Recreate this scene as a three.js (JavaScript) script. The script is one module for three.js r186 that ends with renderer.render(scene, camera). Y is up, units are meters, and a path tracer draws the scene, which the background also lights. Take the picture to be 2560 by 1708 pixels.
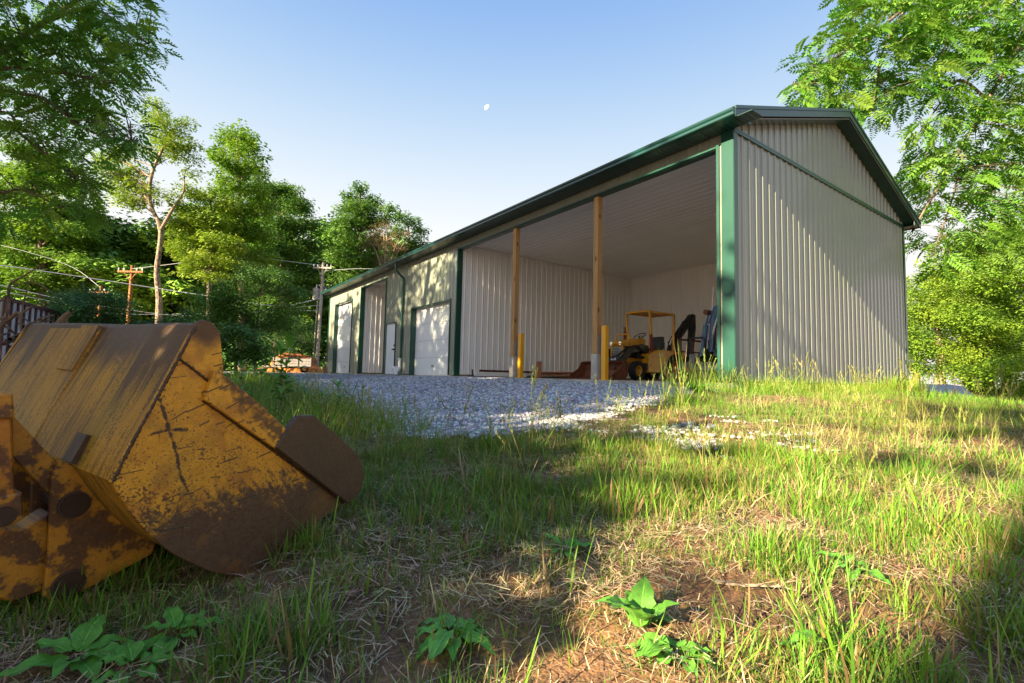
import * as THREE from 'three';
import { mergeGeometries, mergeVertices, toCreasedNormals } from 'three/addons/utils/BufferGeometryUtils.js';
import { RoundedBoxGeometry } from 'three/addons/geometries/RoundedBoxGeometry.js';
import { FontLoader } from 'three/addons/loaders/FontLoader.js';
import { TextGeometry } from 'three/addons/geometries/TextGeometry.js';

// ---------------------------------------------------------------- camera
const V3 = (x, y, z) => new THREE.Vector3(x, y, z);
const CAM = V3(4.382, 0.024, 7.703);
const FW = V3(-0.80656, 0.07129, -0.58683).normalize();
const RT = V3(0.58951, 0.02308, -0.80743).normalize();
const UP = V3(0.04401, 0.99719, 0.06064).normalize();
const FPX = 1231.6;                                   // focal length in pixels of the 2560 x 1708 photograph
const scene = new THREE.Scene();
const camera = new THREE.PerspectiveCamera(69.475, 1024 / 683, 0.05, 4000);
camera.position.copy(CAM);
camera.quaternion.setFromRotationMatrix(new THREE.Matrix4().makeBasis(RT, UP, FW.clone().negate()));
// ---------------------------------------------------------------- light
const EXPOSURE = 5;                                   // exposed for the shade
const SUN = V3(0.03, 0.36, 0.92).normalize();
const sun = new THREE.DirectionalLight(new THREE.Color().setRGB(1.0, 0.82, 0.55), 5.0);
sun.position.copy(SUN).multiplyScalar(120);
sun.castShadow = true;
Object.assign(sun.shadow.camera, { left: -70, right: 50, top: 50, bottom: -50, near: 1, far: 320 });
sun.shadow.mapSize.set(4096, 4096);
scene.add(sun, sun.target);
{ // clear morning sky: blue overhead, pale towards the horizon, a little brighter on the sun's side
  const W = 512, H = 256, a = new Float32Array(W * H * 4), d = V3();
  for (let j = 0; j < H; j++) for (let i = 0; i < W; i++) {
    const el = ((j + 0.5) / H - 0.5) * Math.PI, az = ((i + 0.5) / W - 0.5) * 2 * Math.PI;
    d.set(Math.cos(el) * Math.cos(az), Math.sin(el), Math.cos(el) * Math.sin(az));
    const e = Math.max(0, d.y), c = Math.max(0, d.dot(SUN)), g = 0.5 * Math.pow(c, 3) + 0.8 * Math.pow(c, 24);
    const f = (z, h, s, p) => z + h * Math.exp(-Math.pow(e / s, p)), o = (j * W + i) * 4; // zenith, rise to the horizon, falloff
    a[o] = (f(0.1, 1.15, 0.488, 2.26) + g) / EXPOSURE; a[o + 1] = (f(0.25, 0.87, 0.579, 2.58) + g * 0.95) / EXPOSURE; a[o + 2] = (f(0.65, 0.44, 0.843, 1.72) + g * 0.8) / EXPOSURE; a[o + 3] = 1;
  }
  const t = new THREE.DataTexture(a, W, H, THREE.RGBAFormat, THREE.FloatType);
  t.mapping = THREE.EquirectangularReflectionMapping; t.magFilter = t.minFilter = THREE.LinearFilter; t.needsUpdate = true;
  scene.background = t; scene.environment = t;
}
const renderer = new THREE.WebGLRenderer({ antialias: true });
renderer.toneMapping = THREE.LinearToneMapping;
renderer.toneMappingExposure = EXPOSURE;
renderer.shadowMap.enabled = true;

// ---------------------------------------------------------------- helpers
const rng = s => () => { s |= 0; s = s + 0x6D2B79F5 | 0; let t = Math.imul(s ^ s >>> 15, 1 | s); t = t + Math.imul(t ^ t >>> 7, 61 | t) ^ t; return ((t ^ t >>> 14) >>> 0) / 4294967296; };
const hash = (i, j, s) => { let n = Math.imul(i, 374761393) + Math.imul(j, 668265263) + Math.imul(s, 974634777) | 0; n = Math.imul(n ^ n >>> 13, 1274126177); return ((n ^ n >>> 16) >>> 0) / 4294967296; };
const mix = (a, b, t) => a + (b - a) * t, clamp = (v, a = 0, b = 1) => Math.min(b, Math.max(a, v));
const smooth = (a, b, v) => { const t = clamp((v - a) / (b - a)); return t * t * (3 - 2 * t); };
function noise(x, y, s = 0, per = 0) {                // value noise, tiling with period per when given
  let i = Math.floor(x), j = Math.floor(y), u = x - i, v = y - j, i1 = i + 1, j1 = j + 1;
  if (per) { i = ((i % per) + per) % per; j = ((j % per) + per) % per; i1 = ((i1 % per) + per) % per; j1 = ((j1 % per) + per) % per; }
  u = u * u * (3 - 2 * u); v = v * v * (3 - 2 * v);
  const a = hash(i, j, s), b = hash(i1, j, s), c = hash(i, j1, s), d = hash(i1, j1, s), e = a + (b - a) * u;
  return e + (c + (d - c) * u - e) * v;
}
const fbm = (x, y, s = 0, o = 4, per = 0) => { let a = 0, k = 0.5, n = 0; for (let q = 0; q < o; q++) { a += k * noise(x, y, s + q * 17, per | 0); n += k; k *= 0.5; x *= 2; y *= 2; per *= 2; } return a / n; };
const pix = (px, py, D) => CAM.clone().addScaledVector(FW, D).addScaledVector(RT, D * (px - 1280) / FPX).addScaledVector(UP, -D * (py - 854) / FPX);
const rayOf = (px, py) => pix(px, py, 1).sub(CAM);

const taken = {};
function numbered(n) { const k = taken[n] = (taken[n] ?? -1) + 1; return k ? n + '_' + String(k).padStart(3, '0') : n; }
function fin(o) { o.castShadow = o.receiveShadow = true; return o; }
function thing(name, label, category, pos, turn = 0, group) {
  const o = new THREE.Group(); o.name = numbered(name); if (pos) o.position.copy(pos); o.rotation.y = turn;
  o.userData = { label, category }; if (group) o.userData.group = group; scene.add(o); return o;
}
function part(name, geo, m, parent, label) {
  const o = fin(new THREE.Mesh(Array.isArray(geo) ? merge(geo) : geo, m)); o.name = name; if (label) o.userData.label = label; parent.add(o); return o;
}
function solo(name, geo, m, label, category, group) {
  const o = part(numbered(name), geo, m, scene); o.userData = { label, category }; if (group) o.userData.group = group; return o;
}
function merge(list) {
  const l = list.map(g => { const h = g.index ? g.toNonIndexed() : g; for (const k of Object.keys(h.attributes)) if (!['position', 'normal', 'uv', 'color'].includes(k)) h.deleteAttribute(k); return h; });
  const keys = ['position', 'normal', 'uv', 'color'].filter(k => l.every(g => g.attributes[k]));
  for (const g of l) for (const k of Object.keys(g.attributes)) if (!keys.includes(k)) g.deleteAttribute(k);
  return mergeGeometries(l, false);
}
// a box from corner to corner, uv in metres
function bx(x0, x1, y0, y1, z0, z1, bev = 0) {
  const w = Math.abs(x1 - x0), h = Math.abs(y1 - y0), d = Math.abs(z1 - z0);
  const g = bev ? new RoundedBoxGeometry(w, h, d, 1, bev) : new THREE.BoxGeometry(w, h, d);
  g.translate((x0 + x1) / 2, (y0 + y1) / 2, (z0 + z1) / 2); return boxUV(g);
}
function boxUV(g, s = 1) {
  if (g.index) g = g.toNonIndexed();
  const p = g.attributes.position, n = g.attributes.normal, uv = new Float32Array(p.count * 2);
  for (let i = 0; i < p.count; i++) {
    const ax = Math.abs(n.getX(i)), ay = Math.abs(n.getY(i)), az = Math.abs(n.getZ(i));
    const [a, b] = ax >= ay && ax >= az ? [p.getZ(i), p.getY(i)] : ay >= az ? [p.getX(i), p.getZ(i)] : [p.getX(i), p.getY(i)];
    uv[i * 2] = a * s; uv[i * 2 + 1] = b * s;
  }
  g.setAttribute('uv', new THREE.BufferAttribute(uv, 2)); return g;
}
function tube(pts, r, seg = 8, n = 0, closed = false) {          // r a number or a function of 0..1
  const c = new THREE.CatmullRomCurve3(pts, closed, 'catmullrom', 0.5), N = n || Math.max(2, pts.length * 4);
  if (typeof r === 'number') return new THREE.TubeGeometry(c, N, r, seg, closed);
  const g = new THREE.TubeGeometry(c, N, 1, seg, closed), p = g.attributes.position, q = V3();
  for (let i = 0; i <= N; i++) { c.getPointAt(i / N, q); const rr = r(i / N); for (let j = 0; j <= seg; j++) { const k = i * (seg + 1) + j; p.setXYZ(k, q.x + (p.getX(k) - q.x) * rr, q.y + (p.getY(k) - q.y) * rr, q.z + (p.getZ(k) - q.z) * rr); } }
  return g;
}
function cyl(a, b, r0, r1 = r0, seg = 16) { // closed cylinder from a to b
  const d = b.clone().sub(a), g = new THREE.CylinderGeometry(r1, r0, d.length(), seg);
  g.applyQuaternion(new THREE.Quaternion().setFromUnitVectors(V3(0, 1, 0), d.clone().normalize())); const m = a.clone().add(b).multiplyScalar(0.5); g.translate(m.x, m.y, m.z); return g;
}
function bar(a, b, w, h, roll = 0) { // rectangular bar from a to b
  const d = b.clone().sub(a), L = d.length(), g = new THREE.BoxGeometry(w, h, L);
  const z = d.normalize(), x = V3(0, 1, 0).cross(z); if (x.lengthSq() < 1e-4) x.set(1, 0, 0); x.normalize(); const y = z.clone().cross(x);
  if (roll) g.rotateZ(roll);
  g.applyMatrix4(new THREE.Matrix4().makeBasis(x, y, z)); const m = a.clone().add(b).multiplyScalar(0.5); g.translate(m.x, m.y, m.z); return boxUV(g);
}
function prism(pts, depth, bev = 0) { // shape in xy extruded to +z, chamfered
  const s = new THREE.Shape(pts.map(p => new THREE.Vector2(p[0], p[1])));
  return new THREE.ExtrudeGeometry(s, { depth, bevelEnabled: bev > 0, bevelSize: bev, bevelThickness: bev, bevelSegments: 1, curveSegments: 12 });
}
function tex(w, h, fn, rep = [1, 1], srgb = true) { // fn(u, v) -> [r, g, b] in 0..255
  const a = new Uint8Array(w * h * 4);
  for (let j = 0; j < h; j++) for (let i = 0; i < w; i++) { const c = fn((i + 0.5) / w, (j + 0.5) / h), o = (j * w + i) * 4; a[o] = clamp(c[0], 0, 255); a[o + 1] = clamp(c[1], 0, 255); a[o + 2] = clamp(c[2], 0, 255); a[o + 3] = 255; }
  const t = new THREE.DataTexture(a, w, h); t.wrapS = t.wrapT = THREE.RepeatWrapping; t.magFilter = THREE.LinearFilter; t.minFilter = THREE.LinearMipmapLinearFilter; t.generateMipmaps = true;
  t.repeat.set(...rep); if (srgb) t.colorSpace = THREE.SRGBColorSpace; t.needsUpdate = true; return t;
}
const lin = (r, g, b) => new THREE.Color().setRGB(r, g, b);
const std = o => new THREE.MeshStandardMaterial({ side: THREE.DoubleSide, ...o });
const phy = o => new THREE.MeshPhysicalMaterial({ side: THREE.DoubleSide, ...o });
const lerp3 = (a, b, t) => [mix(a[0], b[0], t), mix(a[1], b[1], t), mix(a[2], b[2], t)];
// ---------------------------------------------------------------- terrain
function H(x, z) {
  const zf = Math.max(0, z - 0.3), xr = Math.max(0, x);
  const s = mix(0.03, 0.1, smooth(-18, -4, x)), d = Math.hypot(zf * s / 0.1, xr);
  let h = -0.04 - 0.07 * smooth(-7, -0.5, x) - 0.1 * (d < 8 ? d : 8 + 0.35 * Math.min(d - 8, 12));
  const drop = smooth(-4, 1, x) * Math.max(0, -7.6 - z); h -= 0.17 * Math.min(drop, 22) * smooth(0, 4, drop);
  h += (fbm(x * 0.45, z * 0.45, 3, 3) - 0.5) * 0.16 * smooth(0.2, 2.5, Math.max(zf, xr)) + (fbm(x * 2.2, z * 2.2, 9, 3) - 0.5) * 0.05 * smooth(0.2, 1.5, Math.max(zf, xr));
  return h;
}
function onGround(px, py) { // where the view ray of a pixel meets the terrain
  const d = rayOf(px, py), p = V3(); let t = 0.8;
  for (let k = 0; k < 4000; k++) { p.copy(CAM).addScaledVector(d, t); const g = p.y - H(p.x, p.z); if (g < 0.002) break; t += Math.max(0.004, g * 0.5); if (t > 90) break; }
  return p;
}
const inPoly = (x, z, P) => { let c = false; for (let i = 0, j = P.length - 1; i < P.length; j = i++) if ((P[i][1] > z) !== (P[j][1] > z) && x < (P[j][0] - P[i][0]) * (z - P[i][1]) / (P[j][1] - P[i][1]) + P[i][0]) c = !c; return c; };
const distPoly = (x, z, P) => { let m = 1e9; for (let i = 0, j = P.length - 1; i < P.length; j = i++) { const ax = P[j][0], az = P[j][1], bx_ = P[i][0] - ax, bz = P[i][1] - az, t = clamp(((x - ax) * bx_ + (z - az) * bz) / (bx_ * bx_ + bz * bz)); m = Math.min(m, Math.hypot(x - ax - bx_ * t, z - az - bz * t)); } return m; };
// gravel yard outline: its near edge read off the photograph, its far edge along the slab
const yardEdge = [[700, 950], [790, 985], [900, 1030], [1000, 1062], [1110, 1084], [1250, 1080], [1400, 1058], [1500, 1034], [1640, 1000], [1725, 984]].map(([a, b]) => { const q = onGround(a, b); return [q.x, q.z]; });
const YARD = [[-42, 3.5], [-30, 5.0], ...yardEdge, [-0.35, 0.5], [-0.35, -0.02], [-23.6, -0.02], [-25, -3], [-42, -3]];
const yardIn = (x, z) => (inPoly(x, z, YARD) ? 1 : -1) * distPoly(x, z, YARD); // metres inside the yard
const patchA = onGround(1690, 1092), patchB = onGround(1930, 1085);
function gravelAmount(x, z) { // spilled gravel in the grass beside the yard
  const n = fbm(x * 2.1, z * 2.1, 41, 3) - 0.5, q = yardIn(x, z) + n * 0.9;
  let a = smooth(-0.35, 0.15, q);
  const e = (c, rx, rz) => 1 - Math.hypot((x - c.x) / rx, (z - c.z) / rz);
  a = Math.max(a, smooth(0, 0.35, Math.max(e(patchA, 0.75, 0.4), e(patchB, 0.95, 0.55)) + n * 0.8) * 0.3);
  return a;
}
function bare(x, z) { // 0 grass .. 1 bare soil
  const n = fbm(x * 0.9, z * 0.9, 61, 4), m = fbm(x * 2.6, z * 2.6, 67, 3);
  const right = smooth(1.2, 3.4, x + (z - 5) * 0.15);
  let b = smooth(0.50, 0.64, n * 0.62 + m * 0.38 + right * 0.09 + smooth(4.2, 6.6, z) * 0.012 - 0.03);
  for (const [cx, cz, rx, rz] of SOIL) b = Math.max(b, smooth(0, 0.6, 1 - Math.hypot((x - cx) / rx, (z - cz) / rz) + (m - 0.5) * 0.9));
  return b;
}
const SOIL = [[1470, 1560, .3, .25], [1500, 1640, .28, .22], [2480, 1310, .8, .25], [1560, 1030, .9, .5], [1010, 1500, .35, .22], [1780, 1440, .35, .2], [2200, 1450, .4, .25], [820, 1320, .35, .25], [2050, 1330, .4, .2], [1350, 1200, .3, .2], [1900, 1580, .25, .2], [900, 1180, .3, .25]].map(([a, b, rx, rz]) => { const q = onGround(a, b); return [q.x, q.z, rx, rz]; });
const soilTex = tex(1024, 1024, (u, v) => {
  const P = 8, a = fbm(u * P, v * P, 5, 6, P), b = fbm(u * 32, v * 32, 8, 4, 32), c = noise(u * 220, v * 220, 12, 220);
  const st = Math.max(0, Math.sin((u * 60 + fbm(u * 16, v * 16, 21, 3, 16) * 9) * 6.283)) * smooth(0.5, 0.7, fbm(u * 12, v * 12, 33, 3, 12));
  let k = 0.62 + a * 0.4 + (b - 0.5) * 0.5 + (c - 0.5) * 0.25; 
  return [212 * k + 30 * st, 182 * k + 26 * st, 150 * k + 18 * st];
}, [0.5, 0.5]);
const soilBump = tex(512, 512, (u, v) => { const k = 255 * (fbm(u * 24, v * 24, 15, 5, 24) * 0.7 + noise(u * 160, v * 160, 19, 160) * 0.3); return [k, k, k]; }, [1, 1], false);
const groundMat = std({ map: soilTex, bumpMap: soilBump, bumpScale: 0.012, roughness: 0.97, vertexColors: true });
{
  const axis = (a, b, step, lo, hi) => { const r = []; for (let t = a; t <= b + 1e-6; t += step) r.push(t); let s = step, t = a; while (t > lo) { s *= 1.18; t -= s; r.unshift(t); } s = step; t = b; while (t < hi) { s *= 1.18; t += s; r.push(t); } return r; };
  const xs = axis(-8, 6.5, 0.1, -700, 500), zs = axis(-3, 9, 0.1, -600, 500), nx = xs.length, nz = zs.length;
  const pos = [], col = [], uv = [], idx = [];
  for (let j = 0; j < nz; j++) for (let i = 0; i < nx; i++) {
    const x = xs[i], z = zs[j]; let y = H(x, z);
    const far = Math.max(0, Math.hypot(x + 8, z) - 60); y += far > 0 ? -0.004 * far : 0;
    if (x > -23.25 && x < -0.05 && z > -8.35 && z < 0.1) y -= 0.14;
    pos.push(x, y, z); uv.push(x, z);
    const b = bare(x, z), n = fbm(x * 1.7, z * 1.7, 77, 3);
    const soil = lerp3([0.31, 0.215, 0.135], [0.42, 0.30, 0.195], n), turf = lerp3([0.17, 0.145, 0.07], [0.25, 0.19, 0.105], n), c = lerp3(turf, soil, b);
    col.push(...c);
  }
  for (let j = 0; j < nz - 1; j++) for (let i = 0; i < nx - 1; i++) { const a = j * nx + i; idx.push(a, a + nx, a + 1, a + 1, a + nx, a + nx + 1); }
  const g = new THREE.BufferGeometry(); g.setAttribute('position', new THREE.Float32BufferAttribute(pos, 3)); g.setAttribute('uv', new THREE.Float32BufferAttribute(uv, 2)); g.setAttribute('color', new THREE.Float32BufferAttribute(col, 3)); g.setIndex(idx); g.computeVertexNormals();
  const o = part('ground', g, groundMat, scene); o.userData = { kind: 'structure', label: 'patchy grass bank of brown soil falling away from the barn', category: 'ground' };
}
{ // gravel yard: a sheet of crushed stone just above the soil, loose stones on it
  const gt = tex(1024, 1024, (u, v) => {
    const N = 90, x = u * N, y = v * N, i = Math.floor(x), j = Math.floor(y); let m = 9, id = 0;
    for (let q = -1; q < 2; q++) for (let r = -1; r < 2; r++) { const a = ((i + q) % N + N) % N, b = ((j + r) % N + N) % N, dx = i + q + hash(a, b, 1) - x, dy = j + r + hash(a, b, 2) - y, d = dx * dx + dy * dy; if (d < m) { m = d; id = hash(a, b, 3); } }
    const k = 0.55 + id * 0.6, w = fbm(u * 10, v * 10, 4, 4, 10) * 0.35 + 0.8;
    return [186 * k * w, 187 * k * w, 190 * k * w];
  }, [0.5, 0.5]);
  const gb = tex(1024, 1024, (u, v) => {
    const N = 90, x = u * N, y = v * N, i = Math.floor(x), j = Math.floor(y); let m = 9, m2 = 9, id = 0;
    for (let q = -1; q < 2; q++) for (let r = -1; r < 2; r++) { const a = ((i + q) % N + N) % N, b = ((j + r) % N + N) % N, dx = i + q + hash(a, b, 1) - x, dy = j + r + hash(a, b, 2) - y, d = dx * dx + dy * dy; if (d < m) { m2 = m; m = d; id = hash(a, b, 5); } else if (d < m2) m2 = d; }
    const k = 255 * clamp((Math.sqrt(m2) - Math.sqrt(m)) * 2.2) * (0.4 + 0.6 * id); return [k, k, k];
  }, [0.5, 0.5], false);
  const gm = std({ map: gt, bumpMap: gb, bumpScale: 0.02, roughness: 0.95 });
  const pos = [], uv = [], idx = [], key = new Map(), cell = (x0, x1, z0, z1) => {
    const id = [[x0, z0], [x0, z1], [x1, z1], [x1, z0]].map(([x, z]) => { const k = x.toFixed(3) + ',' + z.toFixed(3); if (!key.has(k)) { key.set(k, pos.length / 3); pos.push(x, H(x, z) + 0.012, z); uv.push(x, z); } return key.get(k); });
    idx.push(id[0], id[1], id[2], id[0], id[2], id[3]);
  };
  for (let x = -12; x < 1; x += 0.1) for (let z = 0.05; z < 7; z += 0.1) if (gravelAmount(x + 0.05, z + 0.05) > 0.5 && yardIn(x, z) > -0.6) cell(x, x + 0.1, z, z + 0.1);
  for (let x = -42; x < -12.05; x += 0.4) for (let z = -2.95; z < 8; z += 0.4) if ((x < -23.6 || z > 0.1) && gravelAmount(x + 0.2, z + 0.2) > 0.5) cell(x, x + 0.4, z, z + 0.4);
  for (let x = -23.4; x < -12.05; x += 0.4) cell(x, x + 0.4, 0.12, 0.25);
  const g = new THREE.BufferGeometry(); g.setAttribute('position', new THREE.Float32BufferAttribute(pos, 3)); g.setAttribute('uv', new THREE.Float32BufferAttribute(uv, 2)); g.setIndex(idx); g.computeVertexNormals();
  const o = part('gravel_yard', g, gm, scene); o.userData = { kind: 'structure', label: 'blue grey crushed stone yard in front of the barn', category: 'gravel' };
}
// ---------------------------------------------------------------- the barn
// front wall on z = 0 (facing +z) from x = 0 to -L, near gable on x = 0 (facing +x) from z = 0 to -W, slab top at y = 0
const L = 23.33, W = 8.42, EV = 4.28, OX = 0.3, OZ = 0.4, SL = 0.336, ROOF0 = 4.42 + SL * OZ; // roof top above the wall line
const roofY = z => ROOF0 + SL * (z > -W / 2 ? -z : z + W);
const sheetWear = (base, amt) => tex(256, 512, (u, v) => { const n = fbm(u * 6, v * 3, 7, 4, 0), k = 1 + (n - 0.5) * amt + (noise(u * 256, v * 90, 3) - 0.5) * amt * 0.4; return base.map(c => c * k); }, [0.5, 0.3]);
const KNOTS = [[.3, .12], [.7, .35], [.25, .61], [.66, .83]];
const M = {
  beige: phy({ map: sheetWear([132, 136, 122], 0.07), roughness: 0.26, clearcoat: 0.5, clearcoatRoughness: 0.14, specularIntensity: 0.8 }),
  liner: phy({ map: sheetWear([238, 235, 229], 0.05), roughness: 0.42, clearcoat: 0.12, clearcoatRoughness: 0.3 }),
  green: phy({ color: lin(0.005, 0.058, 0.039), roughness: 0.34, clearcoat: 0.3, clearcoatRoughness: 0.25 }),
  roofg: phy({ color: lin(0.005, 0.04, 0.037), roughness: 0.34, clearcoat: 0.3, clearcoatRoughness: 0.25 }),
  door: std({ map: tex(256, 256, (u, v) => { const s = Math.sin(v * 48 * 6.283) * 5, n = (fbm(u * 40, v * 40, 4, 3) - 0.5) * 12; return [228 + s + n, 227 + s + n, 224 + s + n]; }), roughness: 0.5 }),
  core: std({ color: lin(0.25, 0.2, 0.14), roughness: 0.9 }),
  concrete: std({ map: tex(512, 512, (u, v) => { const k = 0.8 + fbm(u * 8, v * 8, 3, 6, 8) * 0.35 + (noise(u * 250, v * 250, 5, 250) - 0.5) * 0.12; return [172 * k, 167 * k, 156 * k]; }, [0.5, 0.5]), roughness: 0.92 }),
  floor: std({ map: tex(512, 512, (u, v) => { const k = 0.6 + fbm(u * 8, v * 8, 31, 6, 8) * 0.6; return [176 * k, 160 * k, 142 * k]; }, [0.25, 0.25]), roughness: 0.9 }),
  wood: std({ map: tex(256, 1024, (u, v) => { const g = fbm(u * 3 + 0.6 * noise(u * 4, v * 3, 8), v * 1.2, 3, 3), r = Math.sin((u * 9 + g * 5 + noise(u * 3, v * 4, 6) * 1.5) * 6.283), k = 0.86 + 0.09 * r + (noise(u * 120, v * 8, 2) - 0.5) * 0.16; let kn = 9; for (const q of KNOTS) kn = Math.min(kn, Math.hypot((u - q[0]) * 1.2, (v - q[1]) * 9)); const d = kn < 0.09 ? 0.45 : kn < 0.14 ? 0.75 : 1; return [196 * k * d, 150 * k * d, 92 * k * d]; }, [4, 0.23]), roughness: 0.75 }),
  yellow: phy({ color: lin(0.72, 0.33, 0.0), roughness: 0.38, clearcoat: 0.3, clearcoatRoughness: 0.3 }),
  steel: std({ color: lin(0.34, 0.36, 0.42), metalness: 0.6, roughness: 0.45 }),
  pvc: std({ color: lin(0.74, 0.74, 0.72), roughness: 0.45 }),
  black: std({ color: lin(0.012, 0.012, 0.013), roughness: 0.55 }),
};
const barn = thing('pole_barn', 'long beige metal pole barn with dark green roof trim and an open equipment bay', 'barn');
// ribbed sheet between u0 and u1, ribs every 9 inches, at(u, v, n) places it
function ribs(u0, u1, minor = true) {
  const S = 0.2286, out = [[u0, 0]], add = (c, w0, w1, h) => { for (const [d, n] of [[-w0, 0], [-w1, h], [w1, h], [w0, 0]]) if (c + d > u0 + 1e-4 && c + d < u1 - 1e-4) out.push([c + d, n]); };
  for (let k = Math.floor(u0 / S) - 1; k * S < u1 + S; k++) { add(k * S + 0.06, 0.034, 0.013, 0.021); if (minor) { add(k * S + 0.136, 0.014, 0.006, 0.004); add(k * S + 0.212, 0.014, 0.006, 0.004); } }
  out.push([u1, 0]); return out.sort((a, b) => a[0] - b[0]);
}
function sheet(u0, u1, lo, hi, at, minor = true) {
  const P = ribs(u0, u1, minor), pos = [], uv = [], L_ = typeof lo === 'function' ? lo : () => lo, H_ = typeof hi === 'function' ? hi : () => hi;
  const top = P.map(([u]) => H_(u)), bot = P.map(([u]) => L_(u));
  for (let i = 0; i < P.length - 1; i++) {
    const [a, na] = P[i], [b, nb] = P[i + 1], q = [[a, bot[i], na], [b, bot[i + 1], nb], [b, top[i + 1], nb], [a, top[i], na]];
    for (const k of [0, 1, 2, 0, 2, 3]) { pos.push(...at(...q[k])); uv.push(q[k][0], q[k][1]); }
  }
  const g = new THREE.BufferGeometry(); g.setAttribute('position', new THREE.Float32BufferAttribute(pos, 3)); g.setAttribute('uv', new THREE.Float32BufferAttribute(uv, 2)); g.computeVertexNormals(); return g;
}
function sheets(parent, u0, u1, lo, hi, at, m, name = 'metal_sheet', cuts = []) { // one mesh for each 3 ft sheet
  const S = 0.9144, br = [u0, u1, ...cuts]; for (let k = Math.ceil(u0 / S); k * S < u1; k++) br.push(k * S);
  br.sort((a, b) => a - b);
  for (let i = 0; i < br.length - 1; i++) if (br[i + 1] - br[i] > 0.01) {
    const mid = (br[i] + br[i + 1]) / 2, l = lo.length === 2 ? lo(mid, 0) : lo, h = hi; const lift = (Math.floor(mid / S) & 1) * 0.0012;
    const LO = typeof l === 'function' ? l : l, A = (u, v, n) => at(u, v, n + lift);
    if (typeof LO === 'number' && typeof h === 'number' && h - LO < 0.02) continue;
    part(name, sheet(br[i], br[i + 1], LO, h, A), m, parent);
  }
}
// slab and floor
part('concrete_slab', [bx(-L - 0.05, 0.03, -0.35, -0.012, -W - 0.03, 0.1), bx(-L - 0.05, 0.03, -0.012, 0, -0.1, 0.1)], M.concrete, barn);
part('bay_floor', bx(-L + 0.1, -0.05, -0.012, -0.002, -W + 0.1, -0.1), M.floor, barn);
// near gable
{
  const g = part('gable_wall', prism([[0.02, 0.06], [W - 0.02, 0.06], [W - 0.02, EV + 0.02], [W / 2, EV + 0.02 + SL * W / 2], [0.02, EV + 0.02]], 0.09).rotateY(Math.PI / 2).translate(-0.1, 0, 0), M.core, barn);
  sheets(g, 0.03, W - 0.03, 0.04, EV - 0.02, (u, v, n) => [n + 0.004, v, -u], M.beige);
  const rk = u => ROOF0 - 0.2 + SL * (u < W / 2 ? u : W - u);
  sheets(g, 0.03, W - 0.03, EV + 0.0, rk, (u, v, n) => [n + 0.018, v, -u], M.beige, 'metal_sheet', [W / 2]);
  part('band_trim', [bx(-0.005, 0.044, EV - 0.03, EV + 0.012, -W, 0.0), bx(0.036, 0.047, EV + 0.012, EV + 0.045, -W, 0.0)], M.green, barn);
  part('base_board', bx(-0.06, 0.0, -0.16, 0.035, -W, 0), std({ color: lin(0.30, 0.19, 0.09), roughness: 0.85 }), barn);
  part('base_trim', bx(-0.004, 0.034, 0.02, 0.045, -W + 0.05, -0.12), M.green, barn);
}
// far gable and rear wall
part('gable_wall', prism([[0.02, 0], [W - 0.02, 0], [W - 0.02, EV], [W / 2, EV + SL * W / 2], [0.02, EV]], 0.1).rotateY(Math.PI / 2).translate(-L, 0, 0), M.beige, barn);
part('rear_wall', bx(-L, 0, 0, EV + 0.1, -W, -W + 0.08), M.beige, barn);
// front wall with its openings
const OPEN = [[-22.2, -19.5, 3.6], [-18.25, -15.22, 4.0], [-14.98, -14.06, 2.05], [-12.56, -9.66, 2.46], [-9.22, -0.28, 4.06]];
const openTop = x => { for (const o of OPEN) if (x > o[0] && x < o[1]) return o[2]; return 0.03; };
{
  const br = [-L, 0, ...OPEN.flatMap(o => [o[0], o[1]])].sort((a, b) => a - b), core = [];
  for (let i = 0; i < br.length - 1; i++) { const m = (br[i] + br[i + 1]) / 2, y = openTop(m); core.push(bx(br[i], br[i + 1], y, EV + 0.15, -0.12, -0.02)); }
  const f = part('front_wall', core, M.core, barn);
  sheets(f, -L, -0.16, (m, _) => openTop(m), EV, (u, v, n) => [u, v, n - 0.012], M.beige, 'metal_sheet', OPEN.flatMap(o => [o[0], o[1]]));
  // green trims round the openings: outer face strips and deep reveals
  const trim = (x0, x1, y1, deep, name) => part(name, [bx(x0 - 0.05, x0, 0.03, y1 + 0.05, -0.01, 0.03), bx(x1, x1 + 0.05, 0.03, y1 + 0.05, -0.01, 0.03), bx(x0, x1, y1, y1 + 0.03, -0.01, 0.031), bx(x0 - 0.004, x0 + 0.012, 0.02, y1, -deep, 0.0), bx(x1 - 0.012, x1 + 0.004, 0.02, y1, -deep, 0.0), bx(x0, x1, y1 - 0.014, y1 - 0.001, -deep, 0.0)], M.green, barn);
  trim(...OPEN[0], 0.18, 'door_trim'); trim(...OPEN[1], 0.18, 'bay_trim'); trim(...OPEN[3], 0.18, 'door_trim'); trim(...OPEN[4], 0.16, 'bay_trim');
  const o = OPEN[2]; part('door_trim', [bx(o[0] - 0.035, o[0], 0.03, o[2] + 0.035, -0.02, 0.026), bx(o[1], o[1] + 0.035, 0.03, o[2] + 0.035, -0.02, 0.026), bx(o[0], o[1], o[2], o[2] + 0.035, -0.02, 0.027)], M.green, barn);
}
part('corner_trim', [bx(-0.185, 0.03, 0.02, EV - 0.002, 0.014, 0.03), bx(0.021, 0.036, 0.02, EV - 0.002, -0.11, 0.014)], M.green, barn);
part('corner_trim', [bx(-L - 0.03, -L + 0.09, 0.02, EV - 0.002, 0.012, 0.03), bx(-L - 0.03, -L - 0.015, 0.02, EV, -0.11, 0.012)], M.green, barn);
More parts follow.
